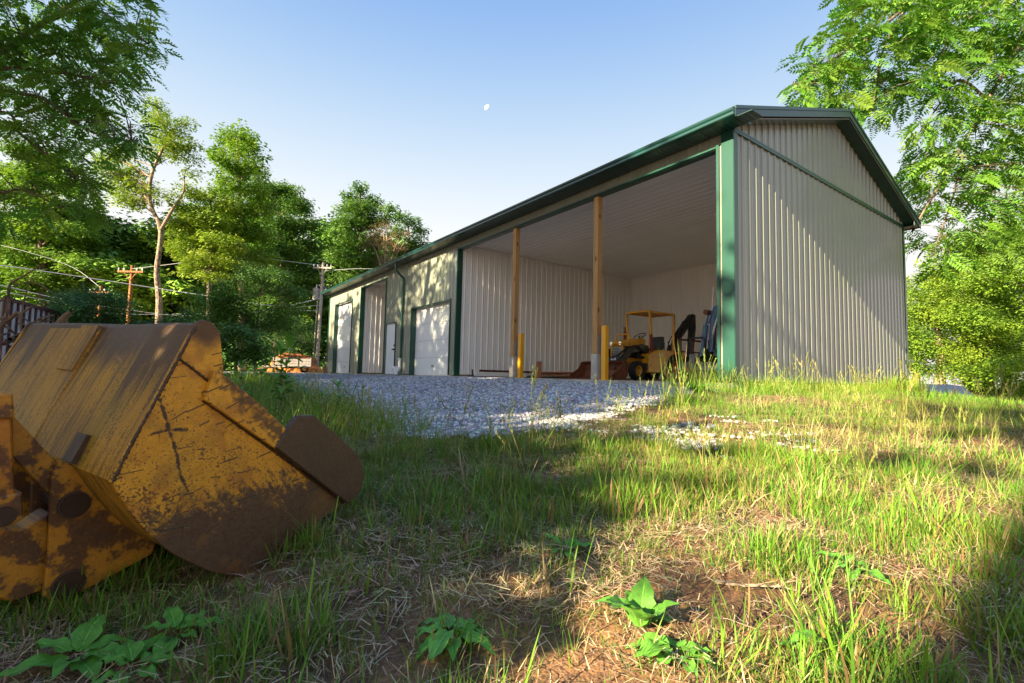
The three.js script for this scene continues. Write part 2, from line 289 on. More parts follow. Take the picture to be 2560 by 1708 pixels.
part('corner_trim', [bx(0.021, 0.036, -0.02, EV - 0.03, -W - 0.03, -W + 0.07), bx(-0.1, 0.036, -0.02, EV - 0.03, -W - 0.045, -W - 0.03)], M.green, barn);
// overhead doors, each of flush sections
function overhead(x0, x1, y1, n, label) {
  const d = part('overhead_door', bx(x0, x1, 0.01, y1, -0.24, -0.215), M.core, barn, label), h = y1 / n;
  for (let k = 0; k < n; k++) { const s = part('door_section', bx(x0 + 0.014, x1 - 0.014, k * h + 0.006, (k + 1) * h - 0.002, -0.213, -0.178, 0.004), M.door, d); void s; }
  part('weather_strip', [bx(x0 + 0.012, x0 + 0.07, 0.02, y1 - 0.015, -0.176, -0.168), bx(x1 - 0.07, x1 - 0.012, 0.02, y1 - 0.015, -0.176, -0.168), bx(x0 + 0.07, x1 - 0.07, y1 - 0.08, y1 - 0.015, -0.176, -0.168)], M.pvc, d);
  part('lift_handle', [bx((x0 + x1) / 2 - 0.08, (x0 + x1) / 2 + 0.08, 0.32, 0.345, -0.178, -0.15), bx((x0 + x1) / 2 - 0.1, (x0 + x1) / 2 + 0.1, 0.30, 0.365, -0.178, -0.172)], M.steel, d);
}
overhead(OPEN[0][0], OPEN[0][1], OPEN[0][2], 6, 'tall white overhead door at the far end of the barn');
overhead(OPEN[3][0], OPEN[3][1], OPEN[3][2], 4, 'white overhead door beside the open equipment bay');
{
  const [x0, x1, y1] = OPEN[2], d = part('walk_door', bx(x0 + 0.03, x1 - 0.03, 0.02, y1 - 0.03, -0.06, -0.018, 0.004), M.door, barn);
  part('door_frame', [bx(x0, x0 + 0.028, 0.02, y1, -0.08, 0.0), bx(x1 - 0.028, x1, 0.02, y1, -0.08, 0.0), bx(x0 + 0.028, x1 - 0.028, y1 - 0.028, y1, -0.08, 0.0)], M.pvc, d);
  part('handle', [cyl(V3(x1 - 0.12, 1.0, -0.02), V3(x1 - 0.12, 1.0, 0.05), 0.03), cyl(V3(x1 - 0.11, 1.0, 0.045), V3(x1 - 0.24, 1.0, 0.045), 0.012)], M.black, d);
  part('deadbolt', cyl(V3(x1 - 0.12, 1.16, -0.02), V3(x1 - 0.12, 1.16, 0.012), 0.03), M.black, d);
}
// interior: partitions, back wall, ceilings lined with white ribbed sheets
{
  const CY = 4.24;
  const wallX = (name, x, dir, z0, z1) => { const g = part(name, bx(Math.min(x, x - dir * 0.1), Math.max(x, x - dir * 0.1), 0, CY + 0.05, -W + 0.08, -0.122), M.core, barn); sheets(g, z0, z1, 0.1, CY, (u, v, n) => [x + dir * (n + 0.003), v, -u], M.liner, 'liner_sheet'); part('base_trim', bx(Math.min(x, x + dir * 0.03), Math.max(x, x + dir * 0.03), 0.06, 0.1, -z1, -z0), M.liner, barn); };
  wallX('partition_wall', -9.25, 1, 0.125, W - 0.12);
  wallX('partition_wall', -18.27, 1, 0.125, W - 0.12);
  wallX('partition_wall', -15.2, -1, 0.125, W - 0.12);
  wallX('inner_gable_wall', -0.12, -1, 0.125, W - 0.12);
  for (const [x0, x1] of [[-9.24, -0.13], [-18.26, -15.21]]) {
    const b = part('back_wall', bx(x0, x1, 0, CY + 0.05, -W + 0.09, -W + 0.12), M.core, barn);
    sheets(b, x0, x1, 0.1, CY, (u, v, n) => [u, v, -W + 0.125 + n], M.liner, 'liner_sheet');
    const c = part('bay_ceiling', bx(x0, x1, CY + 0.012, CY + 0.05, -W + 0.12, -0.122), M.core, barn);
    sheets(c, 0.125, W - 0.12, x0, x1, (u, v, n) => [v, CY - n, -u], M.liner, 'ceiling_sheet');
    part('ceiling_trim', [bx(x0, x0 + 0.035, CY - 0.05, CY - 0.022, -W + 0.13, -0.13), bx(x0 + 0.035, x1, CY - 0.05, CY - 0.022, -W + 0.13, -W + 0.165)], M.liner, barn);
  }
  part('base_trim', bx(-9.22, -0.14, 0.06, 0.1, -W + 0.125, -W + 0.155), M.liner, barn);
}
// roof: sheets up each slope, ridge cap, boxed eaves with soffit, fascia and gutter, rakes
{
  const rf = part('roof', [prism([[-OZ + 0.02, ROOF0 - SL * OZ - 0.1], [W / 2, ROOF0 + SL * W / 2 - 0.1], [W + OZ - 0.02, ROOF0 - SL * OZ - 0.1], [W + OZ - 0.02, ROOF0 - SL * OZ - 0.03], [W / 2, ROOF0 + SL * W / 2 - 0.03], [-OZ + 0.02, ROOF0 - SL * OZ - 0.03]], L + 2 * OX - 0.06).rotateY(Math.PI / 2).translate(-L - OX + 0.03, 0, 0)], M.core, barn);
  const c = 1 / Math.hypot(1, SL), sx = SL * c;
  const len = (W / 2 + OZ + 0.05) / c;
  sheets(rf, -L - OX, OX, 0, len, (u, v, n) => [u, ROOF0 - SL * OZ - 0.017 + v * sx + n * c, OZ + 0.03 - v * c + n * sx], M.roofg, 'roof_sheet');
  sheets(rf, -L - OX, OX, 0, len, (u, v, n) => [u, ROOF0 - SL * OZ - 0.017 + v * sx + n * c, -W - OZ - 0.03 + v * c - n * sx], M.roofg, 'roof_sheet');
  part('ridge_cap', prism([[W / 2 - 0.18, roofY(0) + SL * (W / 2) - 0.018 - 0.03], [W / 2, ROOF0 + SL * W / 2 + 0.03], [W / 2 + 0.18, ROOF0 + SL * W / 2 - 0.048], [W / 2, ROOF0 + SL * W / 2 + 0.018]], L + 2 * OX + 0.02).rotateY(Math.PI / 2).translate(-L - OX - 0.01, 0, 0), M.roofg, rf);
  for (const s of [1, -1]) { // s = 1 front eave, -1 rear
    const z = v => s > 0 ? v : -W - v;
    const B = (x0, x1, y0, y1, a, b) => bx(x0, x1, y0, y1, Math.min(z(a), z(b)), Math.max(z(a), z(b)));
    part('fascia', B(-L - OX + 0.012, OX - 0.012, EV - 0.005, 4.40, OZ - 0.03, OZ - 0.012), M.green, rf);
    const so = part('soffit', B(-L - OX + 0.03, OX - 0.03, EV + 0.01, EV + 0.02, 0.02, OZ - 0.032), M.roofg, barn);
    if (s > 0) for (let x = -L - 0.2; x < OX - 0.05; x += 0.3048) part('soffit_panel', merge([0, 1, 2].map(k => B(x + k * 0.1 + 0.004, x + k * 0.1 + 0.097, EV - 0.002, EV + 0.009, 0.026, OZ - 0.034))), M.roofg, so);
    // K-style gutter
    const prof = [[0, 0.0], [0.075, 0.0], [0.085, 0.012], [0.085, 0.05], [0.105, 0.075], [0.112, 0.1], [0.112, 0.112], [0.1, 0.112], [0.1, 0.1], [0.08, 0.055], [0.078, 0.006], [0.004, 0.006], [0.004, 0.118], [0, 0.118]];
    if (s > 0) { const gt = part('gutter', prism(prof, L + 2 * OX - 0.02).rotateY(-Math.PI / 2).scale(1, 1, 1).translate(OX - 0.01, EV + 0.0, OZ - 0.011), M.roofg, barn);
      part('end_cap', prism([[0, 0], [0.08, 0], [0.112, 0.1], [0.112, 0.115], [0, 0.118]], 0.006).rotateY(-Math.PI / 2).translate(OX - 0.004, EV, OZ - 0.011), M.roofg, gt); }
  }
  // rake fascia and rake soffit on both gables
  for (const [x, d] of [[OX, 1], [-L - OX, -1]]) for (const s of [1, -1]) {
    const z0 = s > 0 ? OZ + 0.02 : -W - OZ - 0.02, y0 = ROOF0 - SL * (OZ + 0.02), zr = -W / 2, yr = ROOF0 + SL * W / 2;
    const q = (t, dy) => [mix(z0, zr, t), mix(y0, yr, t) + dy], mk = (a, b, t0, t1, x0, x1) => { const P = [q(t0, a), q(t1, a), q(t1, b), q(t0, b)].map(([z, y]) => [-z, y]); return prism(s > 0 ? P : P.reverse(), x1 - x0).rotateY(Math.PI / 2).translate(x0, 0, 0); };
    part('rake_fascia', [mk(-0.155, -0.035, 0, 1, x - d * 0.012 - (d < 0 ? 0.0 : 0.0), x - d * 0.012 + 0.012), mk(-0.03, 0.028, 0, 1, Math.min(x - d * 0.12, x + d * 0.012), Math.max(x - d * 0.12, x + d * 0.012))], M.roofg, rf);
    const sf = part('rake_soffit', mk(-0.19, -0.18, 0.06, 1, d > 0 ? 0.02 : x + 0.015, d > 0 ? x - 0.015 : -L - 0.02), M.core, rf);
    if (d > 0) for (let k = 0; k < 15; k++) part('soffit_panel', merge([0, 1, 2].map(j => mk(-0.2, -0.191, 0.06 + (k * 3 + j) * 0.94 / 45 + 0.0006, 0.06 + (k * 3 + j + 1) * 0.94 / 45 - 0.0006, 0.024, x - 0.016))), M.roofg, sf);
    // boxed return closing the eave
    part('eave_return', prism([[s > 0 ? -OZ : W + OZ, EV], [s > 0 ? 0.06 : W - 0.06, EV], [s > 0 ? 0.06 : W - 0.06, ROOF0 - 0.17], [s > 0 ? -OZ : W + OZ, 4.38]], 0.012).rotateY(Math.PI / 2).translate(d > 0 ? x - 0.027 : x + 0.015, 0, 0), M.roofg, rf);
  }
}
// downspout with its offset at the top and the white drain pipe it runs into
{
  const x = -13.32, d = part('downspout', [bx(x - 0.045, x + 0.045, 0.62, 3.72, 0.03, 0.10, 0.008), bar(V3(x, 3.70, 0.065), V3(x, 3.98, 0.38), 0.085, 0.065), bx(x - 0.043, x + 0.043, 3.93, EV + 0.02, 0.36, 0.43, 0.008)], M.green, barn);
  part('strap', [bx(x - 0.06, x + 0.06, 1.5, 1.53, 0.02, 0.104), bx(x - 0.06, x + 0.06, 3.1, 3.13, 0.02, 0.104)], M.green, d);
}
{
  const x = -13.32, t = thing('drain_pipe', 'white plastic drain pipe and boot below the downspout', 'drain pipe', V3(x, 0, 0.1));
  part('pipe', new THREE.LatheGeometry([[0.055, 0.3], [0.055, 0.55], [0.068, 0.555], [0.068, 0.63], [0.06, 0.64], [0.045, 0.635]].map(q => new THREE.Vector2(...q)), 20), M.pvc, t);
  part('elbow', tube([V3(0, 0.34, 0), V3(0, 0.24, 0.01), V3(-0.05, 0.14, 0.06), V3(-0.12, 0.06, 0.13)], 0.068, 12, 14), M.pvc, t);
  part('boot', new THREE.LatheGeometry([[0.07, 0.0], [0.075, 0.1], [0.13, 0.26], [0.14, 0.27], [0.145, 0.31], [0.13, 0.31], [0.1, 0.2], [0.05, 0.05]].map(q => new THREE.Vector2(...q)), 20).rotateZ(0.45).translate(-0.02, -0.02, 0.1), M.pvc, t);
}
// the two timber posts of the open bay on concrete bases
for (const [x, lb] of [[-6.24, 'timber post standing nearer the white partition wall'], [-3.20, 'timber post standing nearer the yellow tractor']]) {
  const p = part('post', bx(x - 0.07, x + 0.07, 0.5, EV - 0.1, -0.17, -0.03, 0.006), M.wood, barn, lb);
  part('post_base', bx(x - 0.085, x + 0.085, 0.0, 0.56, -0.185, -0.012, 0.012), M.concrete, p);
  part('bracket', [bx(x + 0.071, x + 0.079, 0.5, 0.98, -0.14, -0.06), bx(x - 0.079, x - 0.071, 0.5, 0.98, -0.14, -0.06), cyl(V3(x + 0.07, 0.66, -0.1), V3(x + 0.092, 0.66, -0.1), 0.018, 0.018, 6), cyl(V3(x + 0.07, 0.86, -0.1), V3(x + 0.092, 0.86, -0.1), 0.018, 0.018, 6)], M.steel, p);
}
for (const [x, lb] of [[-5.965, 'yellow steel guard post beside the timber post nearer the partition wall'], [-2.975, 'yellow steel guard post beside the timber post nearer the tractor']]) {
  const t = thing('guard_post', lb, 'guard post', V3(x, 0, -0.12), 0, 'guard posts of the open bay');
  part('channel', [bx(-0.06, -0.052, 0.008, 1.16, -0.05, 0.05), bx(-0.052, 0.06, 0.008, 1.16, -0.05, -0.042), bx(-0.052, 0.06, 0.008, 1.16, 0.042, 0.05), bx(0.052, 0.06, 0.008, 1.16, -0.042, 0.042)], M.yellow, t);
  part('cap', bx(-0.062, 0.062, 1.16, 1.166, -0.052, 0.052), M.yellow, t);
  part('foot_plate', bx(-0.09, 0.09, 0.0, 0.008, -0.08, 0.08), M.yellow, t);
}
{ // timber offcut leaning at the far corner
  solo('timber_block', bx(-L - 0.75, -L - 0.55, -0.08, 0.36, -0.15, 0.05, 0.01), M.wood, 'short sawn timber block standing at the far corner of the barn', 'timber');
}
// ---------------------------------------------------------------- trees
const barkTex = (a, b) => tex(256, 512, (u, v) => { const r = fbm(u * 14 + 0.5 * noise(u * 6, v * 10, 4), v * 5, 11, 4), k = smooth(0.3, 0.7, r), n = fbm(u * 3, v * 3, 2, 3); return lerp3(a, b, k).map(c => c * (0.75 + n * 0.5)); }, [2, 1.2]);
const M2 = {
  bark: std({ map: barkTex([58, 48, 40], [122, 108, 94]), roughness: 0.95 }),
  barkPale: std({ map: barkTex([84, 72, 60], [164, 146, 124]), roughness: 0.95 }),
  leaf: phy({ color: 0xffffff, roughness: 0.7, transmission: 0.5, thickness: 0, specularIntensity: 0.35 }),
  leafFar: std({ color: 0xffffff, roughness: 0.9 }),
};
// flat leaf with a folded midrib: two triangles pairs
function leafQuad(out, o, dir, side, len, wid, fold) {
  const n = dir.clone().cross(side).normalize(), a = o, b = o.clone().addScaledVector(dir, len * 0.45).addScaledVector(side, wid / 2).addScaledVector(n, fold * wid), c = o.clone().addScaledVector(dir, len), d = o.clone().addScaledVector(dir, len * 0.45).addScaledVector(side, -wid / 2).addScaledVector(n, fold * wid);
  out.push(a, d, c, a, c, b);
}
function geoOf(pts) { const g = new THREE.BufferGeometry(), p = new Float32Array(pts.length * 3); pts.forEach((q, i) => q.toArray(p, i * 3)); g.setAttribute('position', new THREE.BufferAttribute(p, 3)); g.computeVertexNormals(); return g; }
function clump(seed, K, size, spread, flat = 0.5) { // leaf cluster
  const R = rng(seed), out = [];
  for (let k = 0; k < K; k++) {
    const a = R() * 6.283, r = Math.cbrt(R()) * spread, e = (R() - 0.5) * 2, o = V3(Math.cos(a) * r, e * spread * 0.6, Math.sin(a) * r);
    const b = a + (R() - 0.5) * 2, d = V3(Math.cos(b), -0.5 * R() - 0.1, Math.sin(b)).normalize(), s = V3(-Math.sin(b), (R() - 0.5) * 2 * (1 - flat), Math.cos(b)); s.addScaledVector(d, -s.dot(d)).normalize();
    const l = size * (0.7 + R() * 0.7); leafQuad(out, o, d, s, l, l * 0.62, 0.12);
  }
  return geoOf(out);
}
function pinnate(seed, pairs, len, leaflet) { // walnut-like compound leaf along +x, drooping
  const R = rng(seed), out = [], at = t => V3(len * t * (1 - 0.12 * t), -0.32 * len * t * t, 0.03 * len * Math.sin(t * 3));
  for (let k = 0; k < pairs; k++) {
    const t = 0.14 + 0.82 * k / (pairs - 1), p = at(t), w = leaflet * (0.55 + 0.6 * Math.sin(Math.PI * (0.12 + 0.8 * t)));
    for (const s of [-1, 1]) { const d = V3(0.45 + R() * 0.25, 0.1 - R() * 0.5, s * (0.8 + R() * 0.2)).normalize(), sd = V3(1, 0.2 * R(), -s * 0.5).normalize(); sd.addScaledVector(d, -sd.dot(d)).normalize(); leafQuad(out, p, d, sd, w, w * 0.45, 0.1); }
  }
  const e = at(1); leafQuad(out, e, V3(0.8, -0.6, 0).normalize(), V3(0, 0, 1), leaflet * 0.8, leaflet * 0.28, 0.1);
  const a = V3(0, 0, 0.003), st = []; for (let k = 0; k < 5; k++) { const p = at(k / 5), q = at((k + 1) / 5); st.push(p, q, q.clone().add(a), p, q.clone().add(a), p.clone().add(a)); } out.push(...st);
  return geoOf(out);
}
const CL = [0, 1, 2].map(k => clump(100 + k, 26, 0.2, 0.4)), CLF = [0, 1].map(k => clump(200 + k, 24, 0.36, 0.85)), CLS = [0, 1].map(k => clump(300 + k, 26, 0.12, 0.32));
const CLT = [0, 1].map(k => clump(400 + k, 26, 0.1, 0.28, 0.3));
const PIN = [0, 1, 2].map(k => pinnate(500 + k, 7, 0.44, 0.115));
const dm = new THREE.Matrix4(), dq = new THREE.Quaternion(), de = new THREE.Euler(), ds = V3(), dc = new THREE.Color();
function scatter(name, geos, m, list, parent) { // list of [pos, quaternion, scale, [r, g, b]] spread over the geometry variants
  const made = [];
  geos.forEach((g, k) => {
    const mine = list.filter((_, i) => i % geos.length === k); if (!mine.length) return;
    const o = new THREE.InstancedMesh(g, m, mine.length); o.name = name; fin(o); o.userData.kind = 'stuff';
    mine.forEach(([p, q, s, c], i) => { ds.set(s, s, s); o.setMatrixAt(i, dm.compose(p, q, ds)); if (c) o.setColorAt(i, dc.setRGB(...c)); });
    parent.add(o); made.push(o);
  });
  return made;
}
const PAL = {
  spring: [[0.15, 0.31, 0.024], [0.27, 0.42, 0.03]], mid: [[0.075, 0.205, 0.026], [0.17, 0.31, 0.03]], deep: [[0.05, 0.15, 0.03], [0.11, 0.225, 0.034]],
  blue: [[0.07, 0.2, 0.055], [0.13, 0.28, 0.065]], dry: [[0.26, 0.19, 0.09], [0.34, 0.25, 0.12]], walnut: [[0.09, 0.25, 0.024], [0.18, 0.34, 0.028]], gold: [[0.2, 0.34, 0.022], [0.33, 0.43, 0.032]],
};
// crown from blobs [x, y, z, r, ry]; limbs run from the trunk path to the blobs
function tree(name, label, o) {
  const R = rng(o.seed), t = thing(name, label, o.category || 'tree', o.base, 0, o.group), org = o.base;
  const loc = v => v.clone().sub(org), path = o.path.map(loc), wood = [];
  const r0 = o.r;
  wood.push(tube(path, u => r0 * (1.18 - 0.95 * u) * (1 + 0.5 * Math.exp(-u * 14)), 9, 26));
  for (const f of o.forks || []) wood.push(tube(f.map(loc), u => r0 * (o.forkR || 0.55) * (1.05 - 0.85 * u), 7, 18));
  const list = [], cv = new THREE.CatmullRomCurve3(path), pal = PAL[o.pal || 'mid'], q = V3();
  let limbs = 0;
  for (const [bp, br, by] of o.blobs) {
    const c = loc(bp);
    if (limbs++ < (o.maxLimbs ?? 26)) { // a limb to this blob
      let best = 0, bd = 1e9; for (let k = 2; k <= 20; k++) { cv.getPoint(k / 20, q); const dd = q.distanceTo(c) + Math.max(0, q.y - c.y + 0.3) * 3; if (dd < bd) { bd = dd; best = k / 20; } }
      const s = cv.getPoint(best); if (s.distanceTo(c) > 0.3) { const mid = s.clone().lerp(c, 0.55).add(V3((R() - .5) * .5, (R() - .1) * .35, (R() - .5) * .5)), rl = r0 * (0.5 - 0.35 * best) * clamp(br / 1.2, 0.35, 1); wood.push(tube([s, mid, c], u => rl * (1 - 0.8 * u) + 0.008, 6, 8)); }
    }
    const n = Math.round((o.dens || 34) * Math.pow(br, 2) * (by / br) * 1.0) + 2;
    for (let k = 0; k < n; k++) {
      const a = R() * 6.283, e = Math.acos(2 * R() - 1), rr = Math.pow(R(), 0.42), p = V3(Math.sin(e) * Math.cos(a) * br * rr * 1.1, Math.cos(e) * by * rr * 0.8, Math.sin(e) * Math.sin(a) * br * rr).add(c);
      de.set((R() - 0.5) * 0.9, R() * 6.283, (R() - 0.5) * 0.9); const c2 = lerp3(pal[0], pal[1], clamp(R() * 0.8 + (R() < 0.15 ? 0.3 : 0))), g = 0.85 + R() * 0.3;
      list.push([p, new THREE.Quaternion().setFromEuler(de), (o.leaf || 1) * (0.75 + R() * 0.55), c2.map(v => v * g)]);
    }
  }
  const w = part('trunk', wood, o.bark || M2.bark, t); w.geometry = boxUV(w.geometry);
  scatter('crown', o.geos || CL, o.far ? M2.leafFar : M2.leaf, list, t);
  return t;
}
const pxr = (r, D) => r * D / FPX;
// blobs given in photograph pixels at depth D, doubled in depth so that the crown is as thick as it is wide
function pblobs(D, list, R, deep = 1) {
  const out = [];
  for (const [x, y, rx, ry] of list) { const n = 1 + (rx > 30 ? 1 : 0); for (let k = 0; k < n; k++) { const j = (R() - 0.5) * 2.2 * pxr(rx, D) * deep; out.push([pix(x + (R() - .5) * rx * 0.3 * k, y + (R() - .5) * ry * 0.3 * k, D + j), pxr(rx, D), pxr(ry || rx, D)]); } }
  return out;
}
// a full crown: an ellipsoid of overlapping clumps with an uneven outline
function autoBlobs(c, rx, ry, n, R, rmin = 0.22, rmax = 0.42) {
  const out = [];
  for (let k = 0; k < n; k++) { const a = R() * 6.283, v = 1 - 2 * (k + 0.5) / n, s = Math.sqrt(1 - v * v), f = 0.55 + R() * 0.4, w = rx * mix(rmin, rmax, R()); out.push([V3(c.x + Math.cos(a) * s * rx * f, c.y + v * ry * f, c.z + Math.sin(a) * s * rx * f), w, w * (0.6 + R() * 0.25)]); }
  return out;
}
const footOf = p => V3(p.x, H(p.x, p.z) - 0.15, p.z);
{ // thin-stemmed tall tree with a forked, open crown
  const D = 31, R = rng(11), b = footOf(pix(395, 860, D));
  tree('locust_tree', 'tall slender tree with a forked bare stem and sparse yellow green crown', { seed: 1, base: b, r: 0.19, pal: 'gold', dens: 60, leaf: 1.25, geos: CLS, bark: M2.barkPale, forkR: 0.6,
    path: [b, pix(398, 760, D), pix(392, 680, D), pix(402, 575, D), pix(375, 510, D), pix(378, 440, D - .5), pix(400, 385, D - .5), pix(418, 340, D), pix(395, 285, D), pix(390, 250, D)],
    forks: [[pix(402, 575, D), pix(430, 525, D), pix(458, 480, D), pix(462, 430, D + .5), pix(480, 415, D + .5)], [pix(378, 440, D), pix(345, 430, D), pix(300, 400, D), pix(262, 395, D)], [pix(372, 500, D), pix(340, 470, D), pix(310, 440, D), pix(280, 440, D)]],
    blobs: pblobs(D, [[390, 262, 26, 20], [375, 295, 24, 16], [415, 300, 30, 18], [440, 330, 30, 18], [465, 310, 20, 14], [400, 335, 24, 14], [425, 360, 34, 18], [470, 365, 26, 18], [385, 385, 22, 12], [440, 395, 22, 14], [482, 395, 18, 12], [258, 390, 28, 16], [300, 388, 30, 18], [335, 370, 24, 14], [262, 425, 24, 14], [300, 435, 34, 18], [340, 425, 26, 16], [335, 465, 34, 18], [290, 470, 26, 16], [375, 470, 26, 14], [360, 495, 30, 16], [320, 500, 34, 18], [480, 435, 18, 12], [470, 470, 20, 12], [420, 490, 30, 14], [270, 460, 20, 12]], R) });
}
{ // tall tree with stepped tiers
  const D = 36, R = rng(12), b = footOf(pix(604, 880, D));
  tree('ash_tree', 'tall tiered tree with bright crown above a grey trunk', { seed: 2, base: b, r: 0.24, pal: 'spring', dens: 30, leaf: 0.95, bark: M2.barkPale,
    path: [b, pix(602, 760, D), pix(603, 650, D), pix(600, 540, D), pix(596, 430, D), pix(592, 340, D)],
    blobs: pblobs(D, [[595, 328, 30, 16], [570, 345, 34, 16], [620, 350, 32, 18], [545, 372, 24, 14], [640, 378, 26, 20], [600, 375, 40, 20], [565, 400, 40, 18], [635, 420, 38, 22], [600, 430, 44, 24], [555, 440, 28, 16], [655, 450, 26, 16], [575, 470, 44, 22], [625, 475, 44, 24], [600, 520, 50, 28], [560, 525, 40, 22], [650, 520, 40, 24], [585, 570, 54, 30], [645, 580, 44, 28], [545, 585, 40, 24], [610, 640, 50, 26], [660, 640, 36, 24]], R) });
}
{
  const D = 33, R = rng(13), b = footOf(pix(524, 880, D));
  tree('maple_tree', 'sunlit yellow green tree with a short reddish trunk below the tiered tree', { seed: 3, base: b, r: 0.22, pal: 'gold', dens: 32, leaf: 0.9,
    path: [b, pix(523, 760, D), pix(524, 680, D), pix(535, 600, D), pix(528, 520, D)],
    blobs: pblobs(D, [[515, 490, 40, 20], [560, 505, 34, 18], [475, 520, 36, 18], [500, 545, 50, 22], [555, 560, 44, 22], [455, 560, 34, 18], [480, 590, 48, 22], [535, 605, 50, 22], [580, 610, 36, 20], [450, 620, 36, 20], [500, 645, 50, 20], [560, 655, 40, 18], [470, 670, 34, 16], [600, 670, 30, 16], [530, 690, 44, 16]], R) });
}
{
  const D = 42, R = rng(14), b = footOf(pix(715, 890, D));
  tree('oak_tree', 'broad round dark green tree standing behind the utility pole', { seed: 4, base: b, r: 0.42, pal: 'mid', dens: 32, leaf: 1.05,
    path: [b, pix(712, 780, D), pix(708, 680, D), pix(700, 580, D), pix(690, 490, D)],
    blobs: pblobs(D, [[675, 478, 36, 22], [715, 480, 36, 22], [650, 500, 30, 20], [745, 515, 36, 24], [690, 515, 50, 26], [770, 560, 30, 28], [720, 560, 54, 32], [660, 560, 40, 28], [780, 610, 26, 30], [740, 620, 50, 34], [690, 630, 50, 32], [775, 670, 30, 30], [730, 690, 54, 34], [680, 700, 46, 30], [640, 690, 30, 28], [765, 740, 34, 30], [710, 760, 54, 34], [660, 770, 40, 30], [740, 820, 48, 30], [690, 830, 44, 28]], R) });
}
{
  const D = 50, R = rng(15), b = footOf(pix(905, 890, D));
  tree('poplar_tree', 'green tree with a pointed crown rising behind the far end of the barn', { seed: 5, base: b, r: 0.4, pal: 'mid', dens: 30, leaf: 1.1,
    path: [b, pix(900, 780, D), pix(898, 660, D), pix(903, 560, D), pix(900, 480, D)],
    blobs: pblobs(D, [[903, 468, 22, 16], [880, 490, 26, 18], [925, 500, 28, 18], [860, 520, 26, 18], [900, 520, 36, 22], [945, 520, 22, 16], [975, 520, 16, 16], [870, 555, 38, 22], [920, 555, 40, 22], [965, 550, 26, 18], [840, 585, 30, 22], [890, 600, 44, 24], [940, 600, 40, 22], [850, 640, 36, 26], [900, 660, 44, 26], [830, 690, 30, 26], [880, 710, 40, 28], [925, 650, 40, 24]], R) });
}
{
  const D = 55, R = rng(16), b = footOf(pix(1030, 900, D));
  tree('round_tree', 'rounded green tree showing just above the barn roof', { seed: 6, base: b, r: 0.36, pal: 'mid', dens: 30, leaf: 1.1,
    path: [b, pix(1028, 760, D), pix(1025, 640, D), pix(1020, 560, D)],
    blobs: pblobs(D, [[1005, 545, 24, 16], [1030, 555, 24, 18], [1048, 580, 20, 20], [1000, 580, 30, 22], [1035, 605, 30, 22], [1060, 620, 18, 18], [1010, 630, 36, 24], [980, 620, 26, 22], [1050, 650, 30, 20], [1130, 605, 20, 12], [1115, 612, 16, 12]], R) });
}
{
  const D = 47, R = rng(17), b = footOf(pix(965, 900, D));
  tree('withered_tree', 'withered brown leaved tree in front of the pointed tree', { seed: 7, base: b, r: 0.22, pal: 'dry', dens: 26, leaf: 0.8, geos: CLS, bark: M2.barkPale, maxLimbs: 40,
    path: [b, pix(965, 780, D), pix(962, 690, D), pix(965, 620, D), pix(968, 575, D)],
    forks: [0, 1, 2, 3, 4, 5].map(k => [pix(963, 700, D), pix(940 + k * 11, 630, D + k % 2), pix(915 + k * 22, 570 + Math.abs(k - 2.5) * 8, D)]),
    blobs: pblobs(D, [[935, 580, 26, 18], [965, 565, 26, 16], [995, 585, 24, 18], [920, 610, 22, 18], [960, 610, 34, 22], [1000, 620, 26, 20], [945, 650, 28, 20], [985, 655, 28, 20]], R) });
}
{ // big bright tree at the left edge, behind the overhanging boughs
  const D = 40, R = rng(18), b = footOf(pix(110, 880, D));
  tree('spreading_tree', 'large layered tree catching yellow light behind the brush pile', { seed: 8, base: b, r: 0.36, pal: 'spring', dens: 24, leaf: 1.2,
    path: [b, pix(112, 760, D), pix(105, 640, D), pix(95, 520, D), pix(80, 410, D)],
    blobs: pblobs(D, [[40, 375, 40, 20], [95, 390, 44, 22], [150, 420, 44, 22], [40, 430, 60, 26], [110, 450, 64, 28], [190, 470, 44, 24], [40, 490, 60, 28], [120, 510, 64, 28], [200, 530, 44, 24], [60, 555, 70, 28], [150, 575, 64, 28], [215, 590, 40, 24], [40, 620, 64, 28], [120, 640, 60, 28], [190, 650, 50, 26], [-60, 470, 70, 34], [-60, 580, 70, 34], [-20, 680, 60, 30], [80, 700, 60, 28], [170, 710, 50, 26]], R) });
}
// wood behind: single trees, darker, closing the gaps between the ones in front
[[-130, 520, 62, 'mid'], [20, 610, 64, 'deep'], [150, 560, 58, 'deep'], [255, 600, 60, 'spring'], [430, 570, 62, 'mid'], [580, 560, 64, 'deep'], [660, 545, 70, 'mid'], [800, 560, 62, 'mid'], [850, 630, 72, 'deep'], [940, 640, 74, 'mid'], [290, 520, 47, 'mid'], [460, 520, 46, 'spring'], [555, 500, 50, 'mid'], [845, 555, 56, 'mid'], [960, 570, 60, 'spring'], [200, 500, 44, 'mid'], [60, 480, 46, 'mid'], [660, 600, 52, 'spring']].forEach(([x, y, D, pal], k) => {
  const R = rng(700 + k), b = footOf(pix(x, 900, D)), top = pix(x, y, D), h = top.y - b.y, rx = h * (0.32 + R() * 0.1), c = V3(b.x, b.y + h * 0.53, b.z);
  tree('woodland_tree', 'woodland tree in the dark wood beyond the yard', { seed: 720 + k, base: b, r: 0.3, pal, dens: 9, leaf: 1.15, geos: CLF, far: true, group: 'trees of the wood beyond the yard', maxLimbs: 8,
    path: [b, b.clone().add(V3(0.2, h * 0.3, 0)), b.clone().add(V3(-0.1, h * 0.6, 0.2)), b.clone().add(V3(0, h * 0.9, 0))], blobs: autoBlobs(c, rx, h * 0.5, 30, R) });
});
